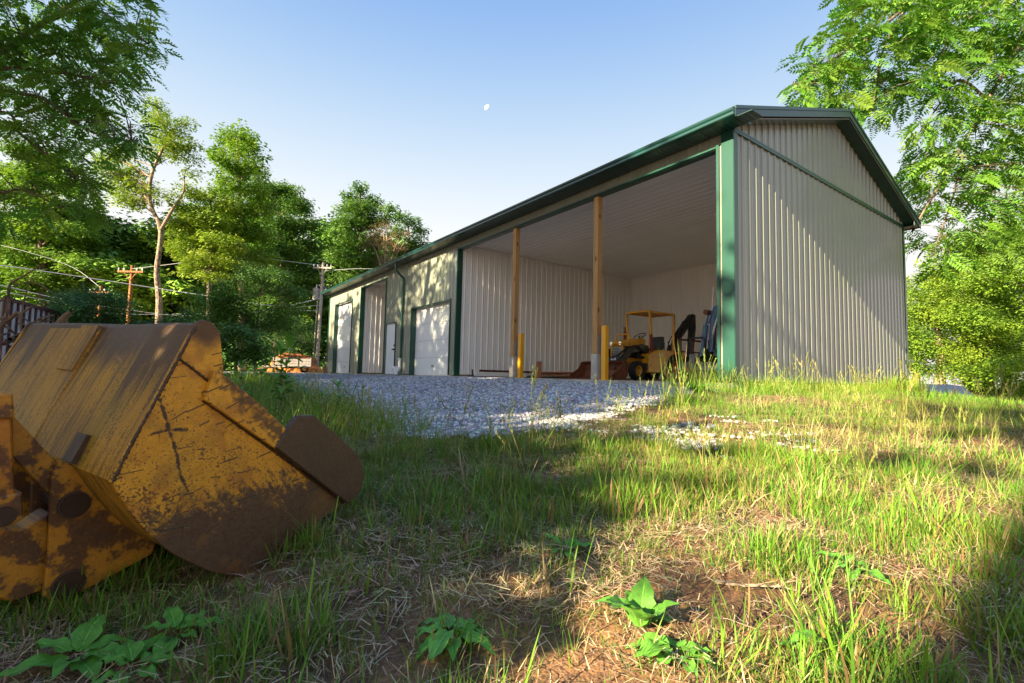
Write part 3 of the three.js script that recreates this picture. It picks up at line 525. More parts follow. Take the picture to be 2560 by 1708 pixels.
{ // low growth closing the foot of the wood
  const R = rng(640), list = [];
  for (let k = 0; k < 1000; k++) { const D = 40 + R() * 34, x = -500 + R() * 1330, c = pix(x, 900, D), b = footOf(c), p = b.add(V3(0, 0.3 + R() * R() * 4.2, 0)); de.set((R() - .5), R() * 6.28, (R() - .5)); list.push([p, new THREE.Quaternion().setFromEuler(de), 0.8 + R() * 0.8, lerp3(PAL.deep[0], PAL.mid[1], R() * R())]); }
  const o = scatter('undergrowth', [CLF[0]], M2.leafFar, list, scene)[0]; o.userData = { kind: 'stuff', label: 'dense green undergrowth at the foot of the wood', category: 'undergrowth' };
}
// shrubs along the yard edge
[[650, 760, 100, 95, 22, 'mid', 'broad feathery shrub beside the utility pole wires, behind the bucket'], [545, 790, 60, 70, 21, 'walnut', 'leafy green shrub just behind the bucket lip'], [235, 775, 80, 58, 21, 'blue', 'drooping blue green shrub between the trailer and the brown pole'], [600, 860, 60, 60, 17, 'mid', 'low dense bush beside the pokeweed'], [330, 850, 70, 50, 22, 'deep', 'dark shrub at the foot of the brown pole'], [450, 830, 70, 60, 24, 'deep', 'dark undergrowth bush at the foot of the slender tree'], [750, 850, 40, 50, 36, 'deep', 'dark bush behind the grey farm wagon'], [690, 830, 50, 70, 33, 'deep', 'dark tall bush behind the wagon and the orange soil heap']].forEach(([x, y, rx, ry, D, pal, label], k) => {
  const R = rng(800 + k), c = pix(x, y, D), b = footOf(c), rr = pxr(rx, D), hy = pxr(ry, D);
  tree('shrub', label, { category: 'shrub', seed: 820 + k, base: b, r: 0.06, pal, dens: 95, leaf: 0.85, geos: CLT, group: 'shrubs along the yard edge', path: [b, b.clone().lerp(c, 0.5).add(V3(.1, 0, .1)), c.clone().add(V3(0, hy * 0.5, 0))], blobs: autoBlobs(V3(c.x, Math.max(c.y, b.y + hy * 0.8), c.z), rr, hy, 26, R, 0.28, 0.45) });
});
// trees below the bank behind the barn
[[2350, 640, 31, 5.0, 'spring', 'tree'], [2470, 560, 30, 6.0, 'gold', 'tree'], [2590, 560, 27, 4.6, 'spring', 'tree'], [2700, 420, 28, 6.5, 'spring', 'tree'], [2420, 700, 34, 6.0, 'gold', 'tree'], [2520, 660, 38, 7.0, 'spring', 'tree'], [2290, 720, 42, 5.5, 'mid', 'tree'], [2640, 640, 34, 6.0, 'spring', 'tree']].forEach(([x, y, D, rx, pal], k) => {
  const R = rng(900 + k), b = footOf(pix(x, 1000, D)), top = pix(x, y, D), h = top.y - b.y, c = V3(b.x, b.y + h * 0.55, b.z);
  tree('bank_tree', 'bright leafy tree growing below the bank behind the barn', { seed: 920 + k, base: b, r: 0.24, pal, dens: 30, leaf: 1.2, geos: CLS, group: 'trees below the bank behind the barn', bark: M2.barkPale, maxLimbs: 10,
    path: [b, b.clone().add(V3(0.15, h * 0.3, 0)), b.clone().add(V3(-0.1, h * 0.6, 0.15)), b.clone().add(V3(0, h * 0.92, 0))], blobs: autoBlobs(c, Math.min(rx, h * 0.42), h * 0.5, 38, R, 0.18, 0.34) });
});
const SHADE = [[-4.6, 24, 17.5, 4.4, 5, 64, 18], [1.2, 24, 9.3, 1.6, 3, 24, 20], [1.9, 22.5, 6.2, 1.8, 1.5, 26, 24], [4.8, 27, 14.4, 1.9, 11.2, 12, 6], [4.6, 26, 6.9, 1.5, 4.7, 8, 5], [-13.5, 25, 15, 4.0, 6, 34, 13], [-20.5, 25, 13.5, 3.6, 5, 26, 11]];
// trees standing on the sunny side of the yard, outside the frame: they throw the long dappled shade
function shadeTree(x, z, h, rx, y0, n, dn, seed, label) {
  const R = rng(seed), b = footOf(V3(x, 0, z)), c = V3(x, b.y + (h + y0) / 2, z);
  tree('yard_tree', label, { seed: seed + 1, base: b, r: 0.32, pal: 'mid', dens: dn, leaf: 1.1, geos: CLF, far: true, group: 'trees on the sunny side of the yard', maxLimbs: 12, path: [b, b.clone().add(V3(.1, h * 0.3, 0)), b.clone().add(V3(-.1, h * 0.6, .1)), b.clone().add(V3(0, h * 0.9, 0))], blobs: autoBlobs(c, rx, (h - y0) / 2, n, R, 0.2, 0.36) });
}
SHADE.forEach(([x, z, h, rx, y0, n, dn], k) => shadeTree(x, z, h, rx, y0, n, dn, 1000 + k * 10, 'broad yard tree standing across the gravel from the barn'));
// overhanging walnuts: limbs, drooping twigs, pinnate leaves
function walnut(label, base, trunk, limbs, blobs, D0, seed, dens, pal, big = 1) {
  const R = rng(seed), t = thing('walnut_tree', label, 'tree', base), loc = v => v.clone().sub(base), wood = [tube(trunk.map(loc), u => 0.3 * (1.1 - 0.6 * u), 10, 20)];
  for (const [pts, r] of limbs) wood.push(tube(pts.map(loc), u => r * (1 - 0.75 * u) + 0.006, 7, 26));
  const list = [], twigs = [], ends = limbs.flatMap(([p]) => { const c = new THREE.CatmullRomCurve3(p); return [...Array(12)].map((_, k) => c.getPoint((k + 1) / 12)); });
  for (const [x, y, r, dd = 0] of blobs) {
    const n = Math.round(dens * (r / 60) ** 2) + 2;
    for (let k = 0; k < n; k++) {
      const a = R() * 6.283, q = Math.sqrt(R()), D = D0 + dd + (R() - 0.5) * 2.4, c = pix(x + Math.cos(a) * r * q, y + Math.sin(a) * r * q, D);
      let e = ends[0]; for (const v of ends) if (v.distanceTo(c) < e.distanceTo(c)) e = v;
      const dir = c.clone().sub(e); if (dir.length() < 0.05) dir.set(R() - .5, 0, R() - .5); const far = dir.length(); dir.normalize(); dir.y -= 0.35; dir.x += (R() - .5) * 0.8; dir.z += (R() - .5) * 0.8; dir.normalize();
      const len = big * (0.35 + R() * 0.35), s = c.clone().addScaledVector(dir, -len * 0.6);
      if (R() < 0.5) twigs.push(tube([e, e.clone().lerp(s, 0.5).add(V3(0, 0.08 * far, 0)), s, c].map(loc), u => 0.014 * (1 - u * 0.8), 4, 6)); else twigs.push(tube([s, c].map(loc), 0.004, 4, 2));
      const m = 5 + (R() * 3 | 0), sd = V3(-dir.z, 0, dir.x).normalize();
      for (let j = 0; j < m; j++) {
        const p = s.clone().addScaledVector(dir, len * (j + 1) / m), sg = j % 2 ? 1 : -1, ld = dir.clone().multiplyScalar(0.6).addScaledVector(sd, sg * (0.7 + R() * 0.3)); ld.y += 0.35 - R() * 0.9; ld.normalize();
        const z = V3(0, 1, 0).cross(ld).multiplyScalar(-1).normalize(), y2 = z.clone().cross(ld).normalize();
        const qn = new THREE.Quaternion().setFromRotationMatrix(new THREE.Matrix4().makeBasis(ld, y2, z)); qn.multiply(new THREE.Quaternion().setFromAxisAngle(V3(1, 0, 0), (R() - 0.5) * 1.9));
        list.push([loc(p), qn, big * (0.75 + R() * 0.45), lerp3(pal[0], pal[1], R()).map(v => v * (0.85 + R() * 0.3))]);
      }
    }
  }
  const w = part('trunk', wood, M2.bark, t); w.geometry = boxUV(w.geometry);
  const tw = part('twigs', twigs, M2.bark, t); tw.userData.kind = 'stuff';
  scatter('crown', PIN, M2.leaf, list, t);
}
{
  const D = 10, b = footOf(pix(-520, 900, D));
  walnut('walnut tree whose leafy boughs hang over the loader bucket', b, [b, pix(-500, 600, D), pix(-430, 330, D), pix(-380, 100, D), pix(-300, -200, D)],
    [[[pix(-470, 480, D), pix(-250, 300, D), pix(-60, 170, D), pix(110, 55, D), pix(240, -30, D)], 0.11], [[pix(-60, 170, D), pix(86, 174, D), pix(178, 186, D), pix(290, 210, D)], 0.045], [[pix(-250, 300, D), pix(-60, 230, D), pix(86, 240, D), pix(145, 272, D), pix(230, 330, D), pix(330, 355, D)], 0.05], [[pix(-300, 340, D), pix(0, 280, D), pix(45, 330, D), pix(120, 390, D), pix(190, 450, D)], 0.04], [[pix(110, 55, D), pix(220, 20, D), pix(300, 60, D), pix(370, 110, D)], 0.04], [[pix(-250, 300, D), pix(-50, 470, D), pix(60, 475, D), pix(150, 520, D)], 0.035], [[pix(-400, 200, D), pix(-250, 0, D), pix(-60, -120, D)], 0.09]],
    [[50, 50, 100], [-60, 30, 100], [170, 40, 90], [270, 30, 70], [340, 20, 40], [330, 75, 45], [365, 110, 28], [40, 150, 95], [150, 150, 80], [250, 120, 70], [300, 130, 30], [40, 240, 85], [140, 230, 75], [230, 200, 60], [290, 190, 42], [320, 235, 30], [235, 270, 55], [275, 285, 32], [100, 310, 65], [175, 330, 60], [240, 330, 42], [310, 345, 38], [340, 360, 22], [30, 330, 50], [130, 390, 50], [190, 390, 40], [185, 440, 36], [200, 490, 28], [225, 520, 22], [60, 470, 34], [130, 510, 36], [20, 540, 26], [-80, 150, 90], [-100, 270, 90], [-80, 390, 70], [-220, 100, 90], [-250, 260, 90], [100, -70, 80], [-50, -80, 80], [-200, -60, 80]], D, 51, 5, PAL.walnut);
}
{
  const D = 13.5, b = footOf(pix(3050, 1100, D + 1));
  walnut('walnut tree whose sunlit boughs hang over the gable end', b, [b, pix(3020, 800, D + 1), pix(2960, 450, D + 1), pix(2900, 100, D + 1), pix(2820, -200, D)],
    [[[pix(2980, 520, D + 1), pix(2760, 200, D), pix(2600, 30, D), pix(2540, 130, D), pix(2470, 250, D), pix(2420, 340, D), pix(2350, 460, D), pix(2280, 580, D)], 0.085], [[pix(2900, 100, D), pix(2600, -120, D), pix(2350, -60, D), pix(2270, 10, D), pix(2180, 90, D), pix(2080, 150, D), pix(1990, 215, D)], 0.07], [[pix(2270, 10, D), pix(2210, 120, D), pix(2190, 220, D), pix(2180, 280, D)], 0.03], [[pix(2470, 250, D), pix(2400, 200, D), pix(2350, 260, D), pix(2300, 330, D)], 0.035], [[pix(2600, -120, D), pix(2480, 0, D), pix(2380, 90, D), pix(2320, 200, D)], 0.045], [[pix(2420, 340, D), pix(2380, 500, D), pix(2330, 640, D)], 0.03]],
    [[1985, 215, 34], [2020, 165, 38], [2050, 215, 38], [2075, 125, 42], [2110, 175, 52], [2130, 95, 50], [2110, 245, 30], [2165, 150, 55], [2170, 245, 40], [2190, 285, 22, 2], [2180, 60, 50], [2230, 100, 55], [2230, 200, 48], [2250, 20, 55], [2290, 70, 60], [2290, 160, 50], [2255, 255, 26], [2340, 30, 60], [2350, 120, 60], [2330, 220, 46], [2400, 60, 60], [2410, 160, 60], [2380, 260, 55], [2330, 310, 40], [2310, 370, 34, 2], [2450, 250, 55], [2470, 60, 60], [2480, 160, 55], [2530, 80, 60], [2540, 200, 55], [2430, 350, 60], [2360, 390, 50], [2510, 310, 50], [2540, 400, 45], [2480, 420, 50], [2340, 460, 44], [2410, 460, 50], [2290, 440, 24, 3], [2300, 520, 36, 3], [2370, 540, 46], [2450, 520, 46], [2530, 500, 46], [2285, 590, 34, 3], [2350, 620, 46], [2430, 600, 46], [2510, 600, 46], [2250, 470, 16, 3], [2620, 100, 90], [2640, 280, 90], [2640, 450, 90], [2750, 150, 120], [2760, 360, 120], [2250, -60, 80], [2400, -60, 80], [2560, -50, 90], [2120, 20, 36], [2140, -40, 50]], D, 52, 6.5, PAL.walnut, 1.3);
}
// two unseen bushes, added just outside the frame to keep the bucket in shade
[[0.4, 12.6, 1.6, 1.6, 3.5], [2.1, 12.4, 1.2, 1.2, 2.7]].forEach(([x, z, rx, rz, h], k) => { const b = footOf(V3(x, 0, z)), R = rng(860 + k); tree('added_shade_bush', 'tall bush added outside the frame to shade the loader bucket', { category: 'bush', seed: 870 + k, base: b, r: 0.07, pal: 'mid', dens: 110, leaf: 1.1, group: 'added shade bushes outside the frame', path: [b, b.clone().add(V3(.1, h * .4, 0)), b.clone().add(V3(0, h * .85, 0))], blobs: autoBlobs(V3(x, b.y + h * 0.52, z), rx, h * 0.5, 46, R, 0.28, 0.42) }); });
// ---------------------------------------------------------------- loader bucket in the foreground
// The end plate's outline is read off the photograph onto the plate's own plane; the bucket runs away from it along BA.
{
  const BA = FW.clone().multiplyScalar(FPX).addScaledVector(RT, -2007).addScaledVector(UP, 42).normalize();
  const heel = (() => { const d = rayOf(604, 1446); let t = 1; for (let k = 0; k < 9000; k++) { const p = CAM.clone().addScaledVector(d, t); if (p.y < H(p.x, p.z) - 0.005) break; t += 0.001; } return CAM.clone().addScaledVector(d, t); })();
  const ex = RT.clone().addScaledVector(BA, -RT.dot(BA)).normalize(), ey = BA.clone().cross(ex).normalize(); if (ey.y < 0) ey.negate();
  const nOut = BA.clone().negate();                      // outward normal of the near end plate
  const onPlate = (px, py, off = 0) => { const d = rayOf(px, py), c = heel.clone().addScaledVector(BA, off), t = c.clone().sub(CAM).dot(BA) / d.dot(BA), p = CAM.clone().addScaledVector(d, t).sub(c); return [p.dot(ex), p.dot(ey)]; };
  const toWorld = new THREE.Matrix4().makeBasis(ex, ey, ex.clone().cross(ey)).setPosition(heel); // local x, y in the plate, z across
  const zs = Math.sign(ex.clone().cross(ey).dot(BA));     // +1 when local +z runs along the bucket
  const base = footOf(heel.clone().addScaledVector(BA, 0.9));
  const t = thing('loader_bucket', 'rusty yellow front loader bucket curled back on its arms', 'loader bucket', base);
  const put = (g) => { g.applyMatrix4(toWorld); g.translate(-base.x, -base.y, -base.z); return g; };
  const plate = (pts, th, off, bev = 0.003) => put(prism(pts, th - 2 * bev, bev).translate(0, 0, zs > 0 ? off + bev : -off - th + bev));
  // ---- paint: yellow worn to rust, computed in plate coordinates (metres)
  const RUST = [74, 48, 26], YEL = [206, 148, 28], DARK = [46, 36, 28], BARE = [84, 66, 46];
  const P = (px, py) => onPlate(px, py);
  const edgeA = P(859, 1256), edgeB = P(559, 944);
  const seg = (x, y, a, b) => { const dx = b[0] - a[0], dy = b[1] - a[1], k = clamp(((x - a[0]) * dx + (y - a[1]) * dy) / (dx * dx + dy * dy)); return Math.hypot(x - a[0] - dx * k, y - a[1] - dy * k); };
  const wearA = P(330, 1290), wearB = P(640, 1200), wearC = P(800, 1180);
  const crack = [[400, 1000], [422, 1075], [440, 1130], [455, 1200], [470, 1228]].map(q => P(...q)), cross = [[376, 1086], [420, 1076], [468, 1074]].map(q => P(...q)), top = P(510, 802);
  const scr = (() => { const R = rng(5), o = []; for (let k = 0; k < 70; k++) { const x = mix(280, 840, R()), y = mix(850, 1400, R()), a = -0.55 + R() * 0.5 , l = 10 + R() * R() * 130; o.push([P(x, y), P(x + Math.cos(a) * l, y + Math.sin(a) * l), 0.0009 + R() * 0.0012]); } return o; })();
  const SZ = 1.5, x0 = -0.75, y0 = -0.15;
  const sidePaint = tex(900, 900, (u, v) => {
    const x = x0 + u * SZ, y = y0 + v * SZ, n = fbm(x * 9, y * 9, 3, 5), f = fbm(x * 60, y * 60, 8, 3), sp = fbm(x * 170, y * 170, 22, 3), fs = fbm(x * 420, y * 420, 26, 2);
    let c = lerp3(YEL, [184, 124, 22], n); c = c.map(q => q * (0.86 + 0.2 * f + 0.1 * fs));
    const dw = ((x - wearA[0]) * (wearC[1] - wearA[1]) - (y - wearA[1]) * (wearC[0] - wearA[0])) / Math.hypot(wearC[0] - wearA[0], wearC[1] - wearA[1]); // below this line the paint is worn away
    const w = smooth(-0.03, 0.075, dw + (n - 0.5) * 0.16 + (f - 0.5) * 0.12 + (fs - 0.5) * 0.12 + (fbm(x * 60 + y * 40, (y * 60 - x * 40) * 0.2, 31, 4) - 0.5) * 0.2);
    c = lerp3(c, lerp3(BARE, RUST, f), w);
    const spots = smooth(0.6, 0.74, sp * 0.7 + f * 0.12 + fbm(x * 7, y * 7, 63, 3) * 0.24 - 0.05 + smooth(-0.35, 0.02, dw) * 0.1); c = lerp3(c, lerp3([96, 50, 20], DARK, fs), spots * 0.8);
    const grime = smooth(0.55, 0.75, fbm(x * 5, y * 5, 51, 5)); c = lerp3(c, [120, 90, 34], grime * 0.35); c = lerp3(c, [140, 84, 24], smooth(0.56, 0.75, fbm(x * 14, y * 14, 57, 5)) * 0.35);
    let dc = 9; for (let i = 1; i < crack.length; i++) dc = Math.min(dc, seg(x, y, crack[i - 1], crack[i])); for (let i = 1; i < cross.length; i++) dc = Math.min(dc, seg(x, y, cross[i - 1], cross[i])); c = lerp3(c, [40, 24, 20], 0.85 * (1 - smooth(0.001, 0.008, dc + (f - 0.45) * 0.016)));
    for (const [a, b, r] of scr) { if (Math.abs(x - a[0]) > 0.26 || Math.abs(y - a[1]) > 0.26) continue; const d = seg(x, y, a, b); if (d < r * 2) c = lerp3(c, DARK, 0.75 * (1 - smooth(r, r * 2, d))); }
    const dt = Math.hypot(x - top[0], y - top[1]); c = lerp3(c, RUST, (1 - smooth(0.05, 0.12, dt + (n - 0.5) * 0.1)) * 0.9);
    const de_ = seg(x, y, edgeA, edgeB); c = lerp3(c, RUST, (1 - smooth(0.0, 0.05, de_ + (f - 0.5) * 0.09)) * 0.8);
    return c;
  });
  sidePaint.repeat.set(1 / SZ, 1 / SZ); sidePaint.offset.set(-x0 / SZ, -y0 / SZ);
  const reliefTex = tex(512, 512, (u, v) => { const k = 255 * (fbm(u * 30, v * 30, 71, 5, 30) * 0.6 + noise(u * 200, v * 200, 3, 200) * 0.4); return [k, k, k]; }, [1.2, 1.2], false);
  const sideMat = std({ map: sidePaint, bumpMap: reliefTex, bumpScale: 0.0022, roughness: 0.56 });
  // streaks run down the back plate: u along the bucket, v up the profile
  const backPaint = tex(1024, 1024, (u, v) => {
    const x = u * 2.0, y = v * 1.6, n = fbm(x * 4, y * 4, 5, 5), s = fbm(x * 46, y * 3.2, 9, 4), s2 = fbm(x * 110, y * 9, 19, 3), f = noise(x * 260, y * 260, 7);
    let c = lerp3([200, 142, 22], [164, 112, 22], n); c = c.map(q => q * (0.88 + 0.24 * s2));
    c = lerp3(c, [112, 78, 28], smooth(0.52, 0.74, s * 0.8 + n * 0.25) * 0.75);
    c = lerp3(c, [104, 92, 24], smooth(0.5, 0.75, fbm(x * 3, y * 1.5, 44, 4)) * 0.4);
    const lip = smooth(0.9, 1.12, y + (s - 0.5) * 0.45 + (n - 0.5) * 0.2); c = lerp3(c, lerp3([78, 52, 28], [104, 74, 42], s2), lip * 0.92);
    c = lerp3(c, [48, 36, 26], smooth(0.6, 0.7, f * 0.4 + s2 * 0.6) * 0.6);
    return c;
  }, [1 / 2.0, 1 / 1.6]);
  const backMat = std({ map: backPaint, bumpMap: reliefTex, bumpScale: 0.0022, roughness: 0.56 });
  const shadedFlake = tex(512, 512, (u, v) => { const n = fbm(u * 11, v * 11, 13, 7), f = fbm(u * 70, v * 70, 14, 4), k = smooth(0.45, 0.62, n + (f - 0.5) * 0.34); return lerp3(lerp3([160, 104, 18], [190, 132, 26], f), lerp3([56, 40, 28], [108, 66, 30], f), k * 0.92); }, [1.3, 1.3]);  // flaking paint and rust, both darkened to put the deep shade here into the colour
  const shadedFlakeMat = std({ map: shadedFlake, bumpMap: reliefTex, bumpScale: 0.002, roughness: 0.6 });
  const steelTex = tex(512, 512, (u, v) => { const n = fbm(u * 8, v * 8, 3, 5, 8), f = noise(u * 220, v * 220, 6, 220), s = fbm(u * 60 + v * 20, v * 8, 9, 3); return lerp3([62, 46, 33], [92, 68, 46], n * 0.6 + s * 0.3).map(q => q * (0.85 + f * 0.3)); }, [1.5, 1.5]);
  const wearMat = std({ map: steelTex, bumpMap: reliefTex, bumpScale: 0.0015, roughness: 0.52, metalness: 0.15 });
  const holeMat = std({ map: steelTex, color: lin(0.6, 0.52, 0.46), roughness: 0.6, metalness: 0.2 });
  const uvPlane = g => { // plate coordinates as uv
    const inv = toWorld.clone().invert(), p = g.attributes.position, q = V3(), uv = new Float32Array(p.count * 2);
    for (let i = 0; i < p.count; i++) { q.set(p.getX(i) + base.x, p.getY(i) + base.y, p.getZ(i) + base.z).applyMatrix4(inv); uv[i * 2] = q.x; uv[i * 2 + 1] = q.y; }
    g.setAttribute('uv', new THREE.BufferAttribute(uv, 2)); return g;
  };
  const px = (l, off = 0) => l.map(([a, b]) => onPlate(a, b, off));
  // near end plate
  const outline = px([[490, 812], [497, 805], [510, 802], [528, 807], [549, 830], [553, 880], [559, 944], [600, 985], [700, 1070], [800, 1190], [859, 1256], [845, 1270], [736, 1340], [651, 1421], [632, 1438], [618, 1442], [566, 1437], [520, 1425], [472, 1404], [436, 1385], [401, 1359], [365, 1325], [330, 1284], [308, 1250], [292, 1222], [280, 1206], [330, 1108], [410, 962]]);
  const WID = 1.92;
  part('end_plate', uvPlane(plate(outline, 0.022, 0)), sideMat, t, 'near end plate, brown where the paint has worn off');
  part('end_plate', uvPlane(plate(outline, 0.022, WID - 0.022)), sideMat, t);
  // welded edge strip and the bolted corner cutter in front of it
  part('edge_strip', uvPlane(plate(px([[506, 998], [528, 930], [560, 945], [640, 1010], [705, 1072], [680, 1118]]), 0.026, -0.026)), sideMat, t, 'yellow wear strip on the front edge');
  part('corner_cutter', uvPlane(plate(px([[681, 1116], [706, 1074], [736, 1041], [774, 1040], [830, 1088], [868, 1122], [884, 1140], [894, 1162], [897, 1188], [892, 1216], [876, 1240], [860, 1254]]), 0.034, -0.034, 0.005)), wearMat, t, 'bare brown steel corner plate');
  const weld = (a, n, r, seed) => { const R = rng(seed), pts = a.map(q => V3(q[0], q[1], zs > 0 ? -0.002 : 0.002)); const c = new THREE.CatmullRomCurve3(pts), g = tube(c.getPoints(n), 0.005, 6, n * 3), p = g.attributes.position; for (let i = 0; i < p.count; i++) p.setXYZ(i, p.getX(i) + (R() - .5) * 0.005, p.getY(i) + (R() - .5) * 0.005, p.getZ(i) + (R() - .5) * 0.003); g.computeVertexNormals(); return put(g); };
  part('weld_seam', weld(px([[488, 818], [410, 962], [330, 1108], [282, 1204]]), 26, 0, 3), wearMat, t);
  part('weld_seam', weld(px([[446, 897], [480, 922], [519, 952]]), 10, 0, 4), wearMat, t);
  part('weld_seam', weld(px([[506, 1000], [600, 1068], [700, 1140], [858, 1258]]), 26, 0, 6), wearMat, t);
  // shell: lip, back, curved heel, floor and cutting edge, swept across the bucket
  const prof = [...px([[552, 846], [540, 822], [524, 810], [508, 806], [494, 812]]), ...px([[410, 962], [330, 1108], [282, 1206], [296, 1224], [312, 1250], [334, 1280], [368, 1320], [404, 1354], [440, 1381], [476, 1400], [522, 1420], [568, 1432], [616, 1436], [648, 1416], [736, 1336], [842, 1264], [858, 1250]])];
  {
    const pos = [], uv = [], idx = [], N = 24, th = 0.016, M_ = prof.length; let len = [0];
    for (let i = 1; i < M_; i++) len.push(len[i - 1] + Math.hypot(prof[i][0] - prof[i - 1][0], prof[i][1] - prof[i - 1][1]));
    const li = len[4], nor = i => { const a = prof[Math.max(0, i - 1)], b = prof[Math.min(M_ - 1, i + 1)], d = Math.hypot(b[0] - a[0], b[1] - a[1]); return [-(b[1] - a[1]) / d, (b[0] - a[0]) / d]; };
    for (const side of [0, 1]) for (let i = 0; i < M_; i++) { const n = nor(i); for (let k = 0; k <= N; k++) {
      const w = 0.02 + (WID - 0.04) * k / N, dent = 0.014 * Math.exp(-Math.pow((w - 0.62) / 0.3, 2)) * Math.exp(-Math.pow((i - 4) / 1.4, 2)) + 0.004 * (noise(w * 3, i * 0.7, 4) - 0.5), o = side * th;
      pos.push(prof[i][0] + n[0] * o - 0, prof[i][1] + n[1] * o - dent, w * zs); uv.push(w, 1.22 - (len[i] - li)); } }
    const W_ = N + 1, off = M_ * W_;
    for (let i = 0; i < M_ - 1; i++) for (let k = 0; k < N; k++) { const a = i * W_ + k; idx.push(a, a + 1, a + W_, a + 1, a + W_ + 1, a + W_); const b = a + off; idx.push(b, b + W_, b + 1, b + 1, b + W_, b + W_ + 1); }
    for (let k = 0; k < N; k++) for (const i of [0, M_ - 1]) { const a = i * W_ + k, b = a + off; idx.push(a, b, a + 1, a + 1, b, b + 1); }
    const g = new THREE.BufferGeometry(); g.setAttribute('position', new THREE.Float32BufferAttribute(pos, 3)); g.setAttribute('uv', new THREE.Float32BufferAttribute(uv, 2)); g.setIndex(idx);
    put(g); part('shell', toCreasedNormals(g, 0.5), backMat, t, 'streaked yellow back plate');
  }
  // a frame on the back plate: s along the bucket, v up the plate, h off it
  const k1 = px([[282, 1206]])[0], k0 = px([[494, 812]])[0], bl = Math.hypot(k0[0] - k1[0], k0[1] - k1[1]), bu = [(k0[0] - k1[0]) / bl, (k0[1] - k1[1]) / bl], bn = [-bu[1], bu[0]];
  if (bn[0] > 0) { bn[0] *= -1; bn[1] *= -1; }
  const onBack = (s, v, h) => V3(k1[0] + bu[0] * v + bn[0] * h, k1[1] + bu[1] * v + bn[1] * h, s * zs).applyMatrix4(toWorld).sub(base);
  const backBox = (s0, s1, v0, v1, h0, h1) => { const c = [[s0, v0, h0], [s1, v0, h0], [s1, v1, h0], [s0, v1, h0], [s0, v0, h1], [s1, v0, h1], [s1, v1, h1], [s0, v1, h1]].map(q => onBack(...q)), f = [[0, 1, 2, 3], [4, 5, 6, 7], [0, 1, 5, 4], [1, 2, 6, 5], [2, 3, 7, 6], [3, 0, 4, 7]], o = []; for (const q of f) o.push(c[q[0]], c[q[1]], c[q[2]], c[q[0]], c[q[2]], c[q[3]]); const g = geoOf(o), uv = []; for (const q of f) for (const k of [0, 1, 2, 0, 2, 3]) { const [s, v] = [[s0, v0], [s1, v0], [s1, v1], [s0, v1], [s0, v0], [s1, v0], [s1, v1], [s0, v1]][q[k]]; uv.push(s, v); } g.setAttribute('uv', new THREE.Float32BufferAttribute(uv, 2)); return g; };
  part('back_pad', backBox(0.86, 1.06, bl * 0.6, bl * 0.985, 0.0, 0.014), backMat, t);
  part('stiffener', backBox(0.84, 1.5, bl * 0.06, bl * 0.96, 0.0, 0.006), backMat, t);
  part('stop_block', backBox(0.33, 0.42, bl * 0.02, bl * 0.2, 0.0, 0.02), wearMat, t);
  // hinge ears below the back plate with their pins, and the loader arm between them
  const EARS = [[150, 1152], [282, 1212], [312, 1255], [350, 1305], [392, 1350], [378, 1385], [240, 1460], [150, 1505], [112, 1490], [124, 1390], [132, 1190]], ear = px(EARS, 0.36);
  const pin = (q, off, r, l) => { const c = V3(q[0], q[1], zs * off), d = V3(q[0], q[1], zs * (off - l)); return put(cyl(c, d, r, r, 22)); };
  const h1 = onPlate(184, 1262, 0.36), h2 = onPlate(170, 1462, 0.36);
  for (const off of [0.36, 0.56]) {
    part('hinge_ear', uvPlane(plate(ear.map(([a, b]) => [a + (off - 0.36) * 0.0, b]), 0.025, off)), shadedFlakeMat, t);
  }
  part('hinge_pin', pin(h1, 0.62, 0.042, 0.275), holeMat, t); part('hinge_pin', pin(h2, 0.62, 0.045, 0.275), holeMat, t);
  part('pin_boss', pin(h1, 0.36, 0.05, 0.008), wearMat, t); part('pin_boss', pin(h2, 0.36, 0.053, 0.008), wearMat, t);
  // diagonal web, upright link with its cap, lower arm: the pieces at the picture's edge
  part('web_plate', uvPlane(plate(px([[32, 1040], [140, 1158], [128, 1250], [118, 1228], [34, 1140]], 0.40), 0.03, 0.40)), shadedFlakeMat, t);
  part('tilt_link', [plate(px([[-60, 1046], [22, 1046], [34, 1245], [-60, 1262]], 0.30), 0.10, 0.30, 0.006)].map(uvPlane), std({ map: shadedFlake, color: 0xf2e2c4, roughness: 0.55 }), t);
  part('link_cap', [plate(px([[-50, 992], [26, 990], [30, 1042], [-50, 1048]], 0.285), 0.13, 0.285, 0.008), plate(px([[-40, 984], [14, 984], [20, 994], [-44, 996]], 0.30), 0.10, 0.30, 0.004)].map(uvPlane), shadedFlakeMat, t);
  part('link_foot', uvPlane(plate(px([[-60, 1256], [50, 1238], [54, 1296], [30, 1310], [-60, 1330]], 0.29), 0.12, 0.29, 0.006)), shadedFlakeMat, t);
  part('link_pin', pin(onPlate(8, 1290, 0.29), 0.43, 0.03, 0.16), holeMat, t);
  {
    const arm = px([[118, 1290], [60, 1330], [-40, 1330], [-420, 1180], [-900, 1010], [-930, 1080], [-460, 1290], [-120, 1470], [40, 1500], [112, 1470]], 0.42);
    part('lift_arm', uvPlane(plate(arm, 0.11, 0.42, 0.008)), shadedFlakeMat, t);
    part('lift_arm', uvPlane(plate(arm, 0.11, 1.40, 0.008)), shadedFlakeMat, t);
    for (const off of [1.33, 1.53]) part('hinge_ear', uvPlane(plate(ear, 0.025, off)), shadedFlakeMat, t);
    part('cross_tube', put(cyl(V3(...px([[-420, 1240]], 0.42)[0], zs * 0.42), V3(...px([[-420, 1240]], 0.42)[0], zs * 1.5), 0.06, 0.06, 18)), shadedFlakeMat, t);
  }
}
